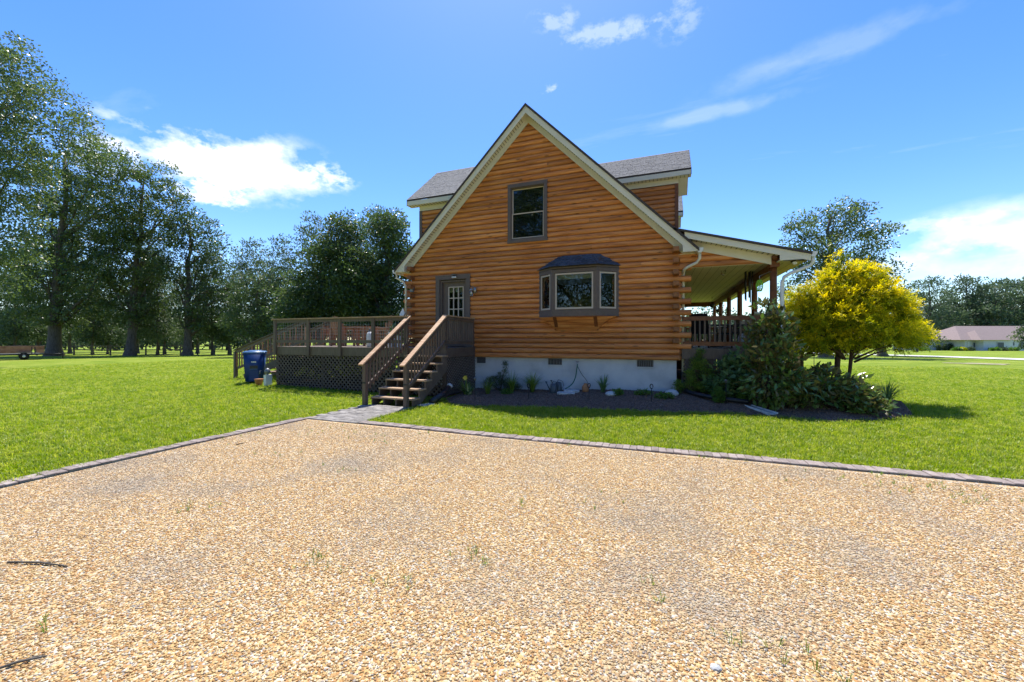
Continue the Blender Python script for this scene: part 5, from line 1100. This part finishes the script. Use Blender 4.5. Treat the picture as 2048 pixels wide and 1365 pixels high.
for (x, y, r, lab, sd_) in ((.84, -.95, .145, 'clipped round green ball shrub in front of the drain pipe', 66), (1.35, -.85, .13, 'small green mound shrub right of the clipped ball', 67)):
    shrub('ball_shrub', lab, onbed(x, y), [(0, 0, r * 1.2, r, r, r * 1.35)], 120, 60, .035, .022, M['shrub'], sd_, .5, .5, droop=0, stem=.008)
shrub('variegated_hosta', 'pale edged hosta between the ball shrub and the hydrangea', onbed(1.02, -.62), [(0, 0, .26, .22, .2, .18)], 16, 9, .12, .17, M['hosta'], 68, .4, .9, stem=.006, droop=.3)
shrub('corner_shrub', 'small yellow green shrub at the foot of the house corner', onbed(-.02, -.22), [(0, 0, .18, .13, .12, .17)], 40, 20, .06, .04, M['spruce'], 69, .45, .5, stem=.006)
shrub('juniper', 'dark upright juniper against the foundation behind the lilies', onbed(-5.1, -.35), [(.18, 0, .72, .09, .09, .2), (.12, 0, .45, .16, .12, .2), (-.1, 0, .25, .4, .2, .2), (.4, 0, .16, .3, .18, .12)], 120, 45, .08, .05, M['oak2'], 70, .2, .5, droop=0, stem=.01)
for (px, py, lab, r, sd_) in ((1014, 789, 'low green tuft in the mulch between the rock and the grassy clump', .17, 71), (1237, 791, 'low green seedling clump right of the pale rock', .14, 72), (1285, 791, 'low spreading weed under the right vent', .22, 73), (1330, 797, 'leafy ground plant by the corner rock', .24, 74)):
    shrub('low_plant', lab, bedG(px, py), [(0, 0, .07, r, r * .7, .07)], 30, 16, .06, .05, M['shrub'], sd_, .5, .7, stem=.004, cat='plant', group='low plants in the mulch bed')
def straps(name, label, p, n, h, sp, wd, seed, m='strap', flower=None, group='strap leaved plants'):
    g = np.random.default_rng(seed); root = thing(name, tuple(p), label, 'plant', group); V = []; Fc = []; va = []
    for i in range(n):
        a = g.uniform(0, 6.283); L_ = h * g.uniform(.7, 1.15); o = g.uniform(.25, 1) * sp; d = np.array([math.cos(a), math.sin(a), 0]); s = np.array([-d[1], d[0], 0]) * wd * .5; b0 = d * g.uniform(0, .05); vv = g.random(); k0 = len(V)
        for j in range(5):
            t = j / 4; c = b0 + d * o * t ** 1.6 + np.array([0, 0, L_ * (1.25 * t - .62 * t * t * (o / sp) * 1.2)]); w_ = (1 - t ** 2 * .92)
            V += [c - s * w_, c + s * w_]; va += [vv, vv]
        Fc += [(k0 + 2 * j, k0 + 2 * j + 1, k0 + 2 * j + 3, k0 + 2 * j + 2) for j in range(4)]
    o = mesh('leaves', V, Fc, M[m], root, True, c=np.zeros(3)); o.location = (0, 0, 0); at = o.data.attributes.new('var', 'FLOAT', 'POINT'); at.data.foreach_set('value', va)
    if flower:
        tube('flower_stalk', [tuple(p), tuple(p + np.array([.02, 0, flower]))], .006, M['hose'], root, 5); fv = []; ff = []
        for k in range(6):
            a = k * 1.047; r_ = .085 if k % 2 else .075; c = np.array([.02, -.03, flower + .02]); u = np.array([math.cos(a), -.25, math.sin(a)]); s = np.array([-math.sin(a), 0, math.cos(a)]) * .032; k0 = len(fv); fv += [c, c + u * r_ * .6 + s, c + u * r_, c + u * r_ * .6 - s]; ff.append((k0, k0 + 1, k0 + 2, k0 + 3))
        f = mesh('flower', np.array(fv) + p, ff, M['lilyflower'], root)
    return root
straps('day_lily', 'day lily with one open yellow flower right of the stair', onbed(-5.72, -1.45), 44, .48, .50, .022, 81, flower=.46)
straps('day_lily', 'day lily without flowers in front of the juniper', onbed(-5.15, -1.15), 50, .50, .48, .022, 82)
straps('grassy_clump', 'grassy clump against the foundation, left of its larger twin', onbed(-4.62, -.55), 90, .58, .50, .016, 83)
straps('grassy_clump', 'large grassy clump against the foundation left of the watering cans', onbed(-4.02, -.45), 170, .60, .62, .016, 84)
straps('agave_plant', 'small stiff leaved plant against the foundation behind the pale rock', onbed(-1.98, -.35), 44, .50, .38, .034, 85, 'hydr')
straps('liriope', 'strap leaved clump beside the low magnolia at the bed end', onbed(3.75, -.75), 90, .56, .55, .016, 86)
straps('liriope', 'dark strap leaved clump above the corrugated pipe end', onbed(4.35, -.2), 110, .58, .68, .016, 87, 'hydr')
straps('hosta', 'pale leaved hosta on the mulch mound beside the stair', onbed(-5.3, -2.05), 26, .34, .28, .08, 88, 'hosta')
t, p = POTTED
g = np.random.default_rng(90); n = 60; me = leaf_mesh('foliage', g.normal(size=(n, 3)) * np.array([.08, .08, .14]) + np.array([0, 0, .48]), g.normal(size=(n, 3)) + np.array([0, 0, .5]), g.normal(size=(n, 3)) + np.array([0, 0, .5]), .14, .05, g.random(n), M['shrub'], .2); o = add('foliage', me, W[t], t); tube('stem', [(p[0], -.9, FL + .26), (p[0] + .02, -.9, FL + .62)], .01, M['hose'], t, 5)

# ------------------------------------------------------------------ left: fence and trailer
fn = thing('rail_fence', tuple(G_(230, 711)), 'grey three rail wooden fence running under the left trees', 'fence')
fa = CAM + (FW + RT * (-120 - CX) / F) * 43; fb = CAM + (FW + RT * (560 - CX) / F) * 48; nb = 19; prev = None
for k in range(nb + 1):
    p = fa + (fb - fa) * k / nb; z = float(gz(p[0], p[1])); q = np.array([p[0], p[1], z]); h = 1.22 + random.uniform(-.05, .05)
    MB().tube([q - [0, 0, .1], q + [random.uniform(-.03, .03), 0, h]], [.08, .07], 6).build('post', M['fence'], fn)
    if prev is not None:
        for hz_ in (.32, .68, 1.04): MB().tube([prev + [0, 0, hz_ + random.uniform(-.05, .05)], q + [0, 0, hz_ + random.uniform(-.05, .05)]], [.05, .042], 6).build('rail', M['fence'], fn)
    prev = q
p0 = G_(50, 720); t = thing('utility_trailer', tuple(p0), 'rusty red plank sided trailer parked under the left oaks', 'trailer'); TZ = p0[2]
uy = ray(60, 678) * np.array([1, 1, 0]); uy = uy / np.linalg.norm(uy); ux = np.array([uy[1], -uy[0], 0])
def TP(a, b, z): return p0 + ux * a + uy * b + np.array([0, 0, z])
def tbox(nm, a0, a1, b0, b1, z0, z1, m):
    mesh(nm, [TP(a, b, z) for z in (z0, z1) for a, b in ((a0, b0), (a1, b0), (a1, b1), (a0, b1))], BF, m, t)
for bb in (0, 1.7):
    for (a0, a1) in ((-2.9, -1.75), (-1.7, .30), (.58, .95)): tbox('side_plank', a0, a1, bb, bb + .03, .52, .78, M['rust'])
    tbox('side_plank', -2.9, .95, bb - .005, bb + .035, .80, 1.08, M['rust'])
    for a in (-1.725, .34, .50): tbox('stake', a - .025, a + .025, bb - .03, bb - .006, .45, 1.02, M['iron'])
tbox('end_plank', .95, .98, 0, 1.73, .5, 1.08, M['rust']); tbox('bed', -2.9, .95, 0, 1.73, .46, .50, M['steel']); tbox('frame_beam', -2.9, 1.0, -.02, .05, .36, .45, M['iron']); tbox('frame_beam', -2.9, 1.0, 1.66, 1.74, .36, .45, M['iron'])
for bb in (-.16, 1.76):
    for aa in (-.05,): tube('wheel', [TP(aa, bb, .28), TP(aa, bb + .17, .28)], .28, M['rubber'], t, 18); tube('hub', [TP(aa, bb - .01, .28), TP(aa, bb + .18, .28)], .09, M['white'], t, 10)
    tbox('fender', -.42, .34, bb - .02, bb + .18, .585, .61, M['steel'])
tube('tongue', [TP(.95, .86, .40), TP(2.2, .86, .40)], .05, M['iron'], t, 6); tube('jack', [TP(2.0, .86, -.0), TP(2.0, .86, .6)], .03, M['iron'], t, 6)
# ------------------------------------------------------------------ right: neighbouring house
nb0 = CAM + (FW + RT * (1985 - CX) / F) * 92; nz_ = float(gz(nb0[0], nb0[1])); nh = thing('neighbour_house', (nb0[0], nb0[1], nz_), 'low pale brick house with pinkish hipped roof beyond the road', 'house')
nh.rotation_euler.z = 0
def NP(px, dep_, z): q = CAM + (FW + RT * (px - CX) / F) * dep_; return np.array([q[0], q[1], nz_ + z])
def nbox(nm, xa, xb, d0, d1, z0, z1, m, parent=nh):
    a, b = NP(xa, d0, 0), NP(xb, d0, 0); dd = FW * (d1 - d0); v = [tuple(q + e + np.array([0, 0, z])) for z in (z0, z1) for q, e in ((a, 0), (b, 0), (b, dd), (a, dd))]; return mesh(nm, v, BF, m, parent)
nbox('wall', 1858, 1935, 95, 104, -.3, 2.45, M['nwall']); nbox('wall', 1930, 2130, 91, 101, -.3, 2.5, M['nwall'])
def nroof(xa, xb, d0, d1, ze, zr, hl, hr):
    a, b = NP(xa, d0, ze), NP(xb, d0, ze); dd = FW * (d1 - d0); c = b + dd; d = a + dd; r0 = a + dd / 2 + RT * hl + [0, 0, zr - ze]; r1 = b + dd / 2 - RT * hr + [0, 0, zr - ze]
    mesh('roof', [a, b, c, d, r0, r1], [(0, 1, 5, 4), (1, 2, 5), (2, 3, 4, 5), (3, 0, 4), (3, 2, 1, 0)], M['nroof'], nh)
nroof(1850, 1945, 94.3, 104.7, 2.45, 4.9, .6, 1); nroof(1922, 2140, 90.3, 101.7, 2.5, 5.9, 5, 3); nroof(1962, 2030, 88.5, 96, 2.5, 4.8, 3, 2)
nbox('wall', 1967, 2026, 89.2, 92, -.3, 2.5, M['nwall'])
for (xa, xb, z0, z1, d) in ((1946, 1953, .5, 2.0, 90.9), (1995.5, 2009, .55, 2.05, 89.1), (2023, 2030, 1.1, 2.1, 90.9), (2040, 2052, .6, 2.0, 90.9)):
    w_ = nbox('window', xa, xb, d - .05, d + .02, z0, z1, M['white']); nbox('pane', xa + .9, xb - .9, d - .09, d - .06, z0 + .1, z1 - .1, M['canmetal'], w_)
nbox('door', 1936, 1939, 90.85, 90.95, .1, 2.1, M['white'])
for i, xa in enumerate((1876, 1887.5, 1899, 1911, 1922.5)): 
    q = NP(xa + 2, 93.5, 0); shrub('column_shrub', '%s dark upright shrub before the neighbour\'s left wing' % ('leftmost', 'second', 'third', 'fourth', 'rightmost')[i], q, [(0, 0, .75, .3, .3, .75)], 30, 40, .25, .22, M['far'], 100 + i, .5, .5, droop=0, group='shrubs at the neighbouring house')
for i, (xa, w_, lab, mm) in enumerate(((1913, 1.3, 'pale green rounded shrub before the neighbour\'s left wing', 'shrub'), (1924, 1.2, 'yellow rounded shrub before the neighbour\'s doorway', 'gold'), (1940, 1.4, 'low dark shrub under the neighbour\'s small window', 'far'), (1990, 1.7, 'yellow green shrub left of the neighbour\'s wide window', 'shrub'), (2007, 1.1, 'low dark shrub under the neighbour\'s wide window', 'far'), (2027, 1.7, 'bright rounded shrub at the neighbour\'s right corner', 'shrub'), (1846, 2.0, 'pale low shrub left of the neighbour\'s house', 'shrub'))):
    q = NP(xa, 87, 0); q[2] = float(gz(q[0], q[1])); shrub('rounded_shrub', lab, q, [(0, 0, .35, w_ * .55, w_ * .45, .35)], 30, 40, .3, .22, M[mm], 110 + i, .5, .6, droop=0, group='shrubs at the neighbouring house')
tree_px('small_tree', 'small round tree beside the golden cypress in the neighbour\'s lawn', 'small trees at the neighbouring house', 1834, 72, [(1845, 665, 22, 18), (1830, 680, 26, 14), (1858, 682, 18, 14)], 60, 90, 1.0, .35, M['oak2'], .16, 121, limbs=12)
tree_px('small_tree', 'light green tree at the right picture edge before the neighbour\'s house', 'small trees at the neighbouring house', 2060, 78, [(2052, 670, 16, 14), (2062, 655, 18, 14), (2066, 682, 24, 14)], 60, 90, 1.0, .35, M['oak2'], .16, 122, limbs=12)

# ------------------------------------------------------------------ scattered ground cover: grass, pebbles, mulch chips
def source(objs_name, meshes):
    c = bpy.data.collections.new(objs_name)
    for i, me in enumerate(meshes): c.objects.link(bpy.data.objects.new(objs_name + '_piece', me))
    return c
def scatter(o, coll, dens, smin, smax, seed, tilt=.15, spin=True, full=False):
    ng = bpy.data.node_groups.new('scatter', 'GeometryNodeTree'); ng.interface.new_socket('Geometry', in_out='INPUT', socket_type='NodeSocketGeometry'); ng.interface.new_socket('Geometry', in_out='OUTPUT', socket_type='NodeSocketGeometry')
    n = ng.nodes; l = ng.links; gi = n.new('NodeGroupInput'); go = n.new('NodeGroupOutput')
    ds = n.new('GeometryNodeDistributePointsOnFaces'); ds.inputs['Seed'].default_value = seed
    na = n.new('GeometryNodeInputNamedAttribute'); na.data_type = 'FLOAT'; na.inputs['Name'].default_value = 'dens'
    ml = n.new('ShaderNodeMath'); ml.operation = 'MULTIPLY'; ml.inputs[1].default_value = dens; l.new(na.outputs['Attribute'], ml.inputs[0]); l.new(ml.outputs[0], ds.inputs['Density'])
    ci = n.new('GeometryNodeCollectionInfo'); ci.inputs['Collection'].default_value = coll; ci.inputs['Separate Children'].default_value = True; ci.inputs['Reset Children'].default_value = True
    ip = n.new('GeometryNodeInstanceOnPoints'); ip.inputs['Pick Instance'].default_value = True
    rv = n.new('FunctionNodeRandomValue'); rv.data_type = 'FLOAT_VECTOR'; t_ = 3.1416 if full else tilt; rv.inputs['Min'].default_value = (-t_, -t_, -3.1416); rv.inputs['Max'].default_value = (t_, t_, 3.1416); rv.inputs['Seed'].default_value = seed + 1
    rs = n.new('FunctionNodeRandomValue'); rs.data_type = 'FLOAT'; rs.inputs[2].default_value = smin; rs.inputs[3].default_value = smax; rs.inputs['Seed'].default_value = seed + 2
    l.new(gi.outputs[0], ds.inputs['Mesh']); l.new(ds.outputs['Points'], ip.inputs['Points']); l.new(ci.outputs[0], ip.inputs['Instance']); l.new(rv.outputs['Value'], ip.inputs['Rotation']); l.new(rs.outputs[1], ip.inputs['Scale']); l.new(ip.outputs[0], go.inputs[0])
    md = o.modifiers.new('scatter', 'NODES'); md.node_group = ng
def cells(name, x0, x1, y0, y1, st, keep, dens, zf):
    X = np.arange(x0, x1, st); Yv = np.arange(y0, y1, st); V = []; Fc = []; dn = []; idx = {}
    def vid(i, j):
        if (i, j) not in idx: x, y = x0 + i * st, y0 + j * st; idx[(i, j)] = len(V); V.append((x, y, zf(x, y))); dn.append(dens(x, y))
        return idx[(i, j)]
    for i in range(len(X)):
        for j in range(len(Yv)):
            cx, cy = X[i] + st / 2, Yv[j] + st / 2
            if keep(cx, cy): Fc.append((vid(i, j), vid(i + 1, j), vid(i + 1, j + 1), vid(i, j + 1)))
    o = mesh(name, V, Fc, None, None, c=np.zeros(3)); at = o.data.attributes.new('dens', 'FLOAT', 'POINT'); at.data.foreach_set('value', dn); return o
def view(x, y, mrg=1.25):
    d = (x - CAM[0]) * FW[0] + (y - CAM[1]) * FW[1]; r_ = (x - CAM[0]) * RT[0] + (y - CAM[1]) * RT[1]; return d > .6 and abs(r_) < d * 1.305 * mrg + 1.0, d
def clump(seed, n=11, h=.065, sp=.055):
    g = np.random.default_rng(seed); V = []; Fc = []
    for i in range(n):
        a = g.uniform(0, 6.283); b = g.uniform(0, 6.283); r_ = sp * math.sqrt(g.random()); c = np.array([r_ * math.cos(b), r_ * math.sin(b), -.004]); d = np.array([math.cos(a), math.sin(a), 0]); s = np.array([-d[1], d[0], 0]) * g.uniform(.0022, .0040); L_ = h * g.uniform(.6, 1.2); o = g.uniform(.2, .95) * L_; k = len(V)
        m_ = c + d * o * .35 + np.array([0, 0, L_ * .62]); t_ = c + d * o + np.array([0, 0, L_ * .92]); V += [c - s, c + s, m_ + s * .8, m_ - s * .8, t_]; Fc += [(k, k + 1, k + 2, k + 3), (k + 3, k + 2, k + 4)]
    me = bpy.data.meshes.new('grass_clump'); me.from_pydata([tuple(v) for v in V], [], Fc); me.materials.append(M['grass']); return me
GC = source('grass_source', [clump(200 + i) for i in range(6)])
def on_lawn(x, y):
    ok, d = view(x, y)
    if not ok or d > 30: return False
    if x > KX - .22 and y < KY + .22: return False
    if -7.4 < x < -5.92 and y < -3.5: return False
    if -12.6 < x < -6.0 and -1.9 < y < 3: return False
    if -8.9 < x < 2.5 and y > -.05 and y < 12: return False
    if -7.35 < x < -6.0 and -3.8 < y < -1.8: return False
    if -6.02 < x < 4.7 and y > bed_front(x) - .02 and y < 1.2: return False
    return True
def gdens(x, y): d = math.hypot(x - CAM[0], y - CAM[1]); return min(1.0, (6.0 / max(d, 1)) ** 1.75)
go_ = cells('grass', -34, 22, -12.5, 18, .2, on_lawn, gdens, lambda x, y: float(gz(x, y)) - .012); tag(go_, 'short mown green grass of the lawn', 'grass', None, 'stuff')
scatter(go_, GC, 620, .7, 1.35, 5, .25)
def peb(seed):
    g = np.random.default_rng(seed); bm = bmesh.new(); bmesh.ops.create_icosphere(bm, subdivisions=1, radius=1); s = g.uniform(.7, 1.25, 3) * np.array([1.15, .98, .50])
    for v in bm.verts: v.co = Vector(np.array(v.co) * s * g.uniform(.84, 1.12))
    me = bpy.data.meshes.new('pebble'); bm.to_mesh(me); bm.free(); me.polygons.foreach_set('use_smooth', [True] * len(me.polygons)); me.materials.append(M['pebble']); return me
PC = source('pebble_source', [peb(300 + i) for i in range(8)])
def on_gravel(x, y): ok, d = view(x, y, 1.15); return ok and x > KX + .02 and y < KY - .02
po_ = cells('gravel', KX + .02, 9, -12.2, KY - .01, .2, on_gravel, lambda x, y: min(1, (3.6 / max(1, math.hypot(x - CAM[0], y - CAM[1]))) ** .8), lambda x, y: GZ + .0055); tag(po_, 'tan and white pea gravel covering the drive', 'gravel', None, 'stuff')
scatter(po_, PC, 5200, .0038, .0092, 9, full=False, tilt=.4)
def chipm(seed):
    g = np.random.default_rng(seed); l_, w_, h_ = g.uniform(.6, 1.3), g.uniform(.18, .4), g.uniform(.08, .2); me = bpy.data.meshes.new('chip'); me.from_pydata([(x * g.uniform(.7, 1.1), y, z) for x, y, z in boxv(-l_ / 2, l_ / 2, -w_ / 2, w_ / 2, -h_ / 2, h_ / 2)], [], BF); me.materials.append(M['chip']); return me
CC = source('chip_source', [chipm(400 + i) for i in range(6)])
me = bed.data.copy(); mo = add('mulch_chips', me, (0, 0, 0), None); at = me.attributes.new('dens', 'FLOAT', 'POINT'); at.data.foreach_set('value', [1.0] * len(me.vertices)); tag(mo, 'brown wood mulch chips covering the planting bed', 'mulch', None, 'stuff'); scatter(mo, CC, 1500, .02, .06, 15, .6)
# weeds in the gravel
wl_ = []
for (px, py, n, sp) in ((480, 880, 5, .3), (515, 868, 3, .1), (560, 905, 4, .2), (650, 940, 3, .2), (690, 945, 3, .2), (645, 1128, 8, .12), (365, 1030, 3, .15), (410, 1015, 4, .15), (775, 1165, 2, .1), (945, 1120, 8, .15), (1180, 1000, 3, .2), (1215, 985, 2, .1), (1790, 975, 14, .5), (1850, 985, 10, .4), (1700, 950, 8, .4), (1950, 1000, 8, .4), (1465, 1285, 3, .05), (1550, 1290, 2, .05), (1600, 1340, 4, .1), (1310, 1165, 2, .1), (640, 860, 10, .5), (740, 872, 10, .4), (860, 870, 5, .3), (1430, 915, 6, .4), (1080, 880, 4, .3), (1320, 1210, 2, .05), (100, 1260, 2, .05), (830, 1160, 3, .1), (1020, 1010, 3, .2)):
    q = G_(px, py)
    for _ in range(n): wl_.append((q[0] + random.gauss(0, sp), min(q[1] + random.gauss(0, sp * .5), KY - .04)))
V = []; Fc = []; g = np.random.default_rng(77); va = []
for (x, y) in wl_:
    for i in range(6):
        a = g.uniform(0, 6.283); d = np.array([math.cos(a), math.sin(a), 0]); s = np.array([-d[1], d[0], 0]) * .002; L_ = g.uniform(.02, .07); o = L_ * g.uniform(.3, 1.0); c = np.array([x, y, GZ + .004]) + d * .01; k = len(V); vv = g.random()
        V += [c - s, c + s, c + d * o * .4 + s + [0, 0, L_ * .6], c + d * o * .4 - s + [0, 0, L_ * .6], c + d * o + [0, 0, L_ * .8]]; Fc += [(k, k + 1, k + 2, k + 3), (k + 3, k + 2, k + 4)]; va += [vv] * 5
o = mesh('weeds', V, Fc, M['strap'], None, c=np.zeros(3)); at = o.data.attributes.new('var', 'FLOAT', 'POINT'); at.data.foreach_set('value', va); tag(o, 'sparse green weeds growing through the gravel', 'weeds', None, 'stuff')

# loose sticks and one white stone on the gravel
for (px, py, L_, a_, lab) in ((30, 1335, .22, .9, 'pale bare stick lying on the gravel at the lower left corner'), (75, 1132, .5, .25, 'dark thin twig lying on the gravel near the left picture edge'), (480, 890, .10, 1.4, 'short brown dead stalk near the left paver edging')):
    q = G_(px, py); d = np.array([math.cos(a_), math.sin(a_), 0]); tw = thing('twig', tuple(q), lab, 'twig', 'loose twigs on the drive')
    tube('stem', [q - d * L_ / 2 + [0, 0, .012], q + [0, .01, .02], q + d * L_ / 2 + [0, 0, .012]], [.006, .007, .004], M['fence'], tw, 6); tube('side_shoot', [q + [0, .01, .018], q + d * L_ * .25 + [.02, .04, .02]], [.004, .002], M['fence'], tw, 5)
q = G_(1432, 1340); o = rock(q, .022, 'single white stone among the tan gravel near the lower edge'); o['group'] = 'loose white stones'
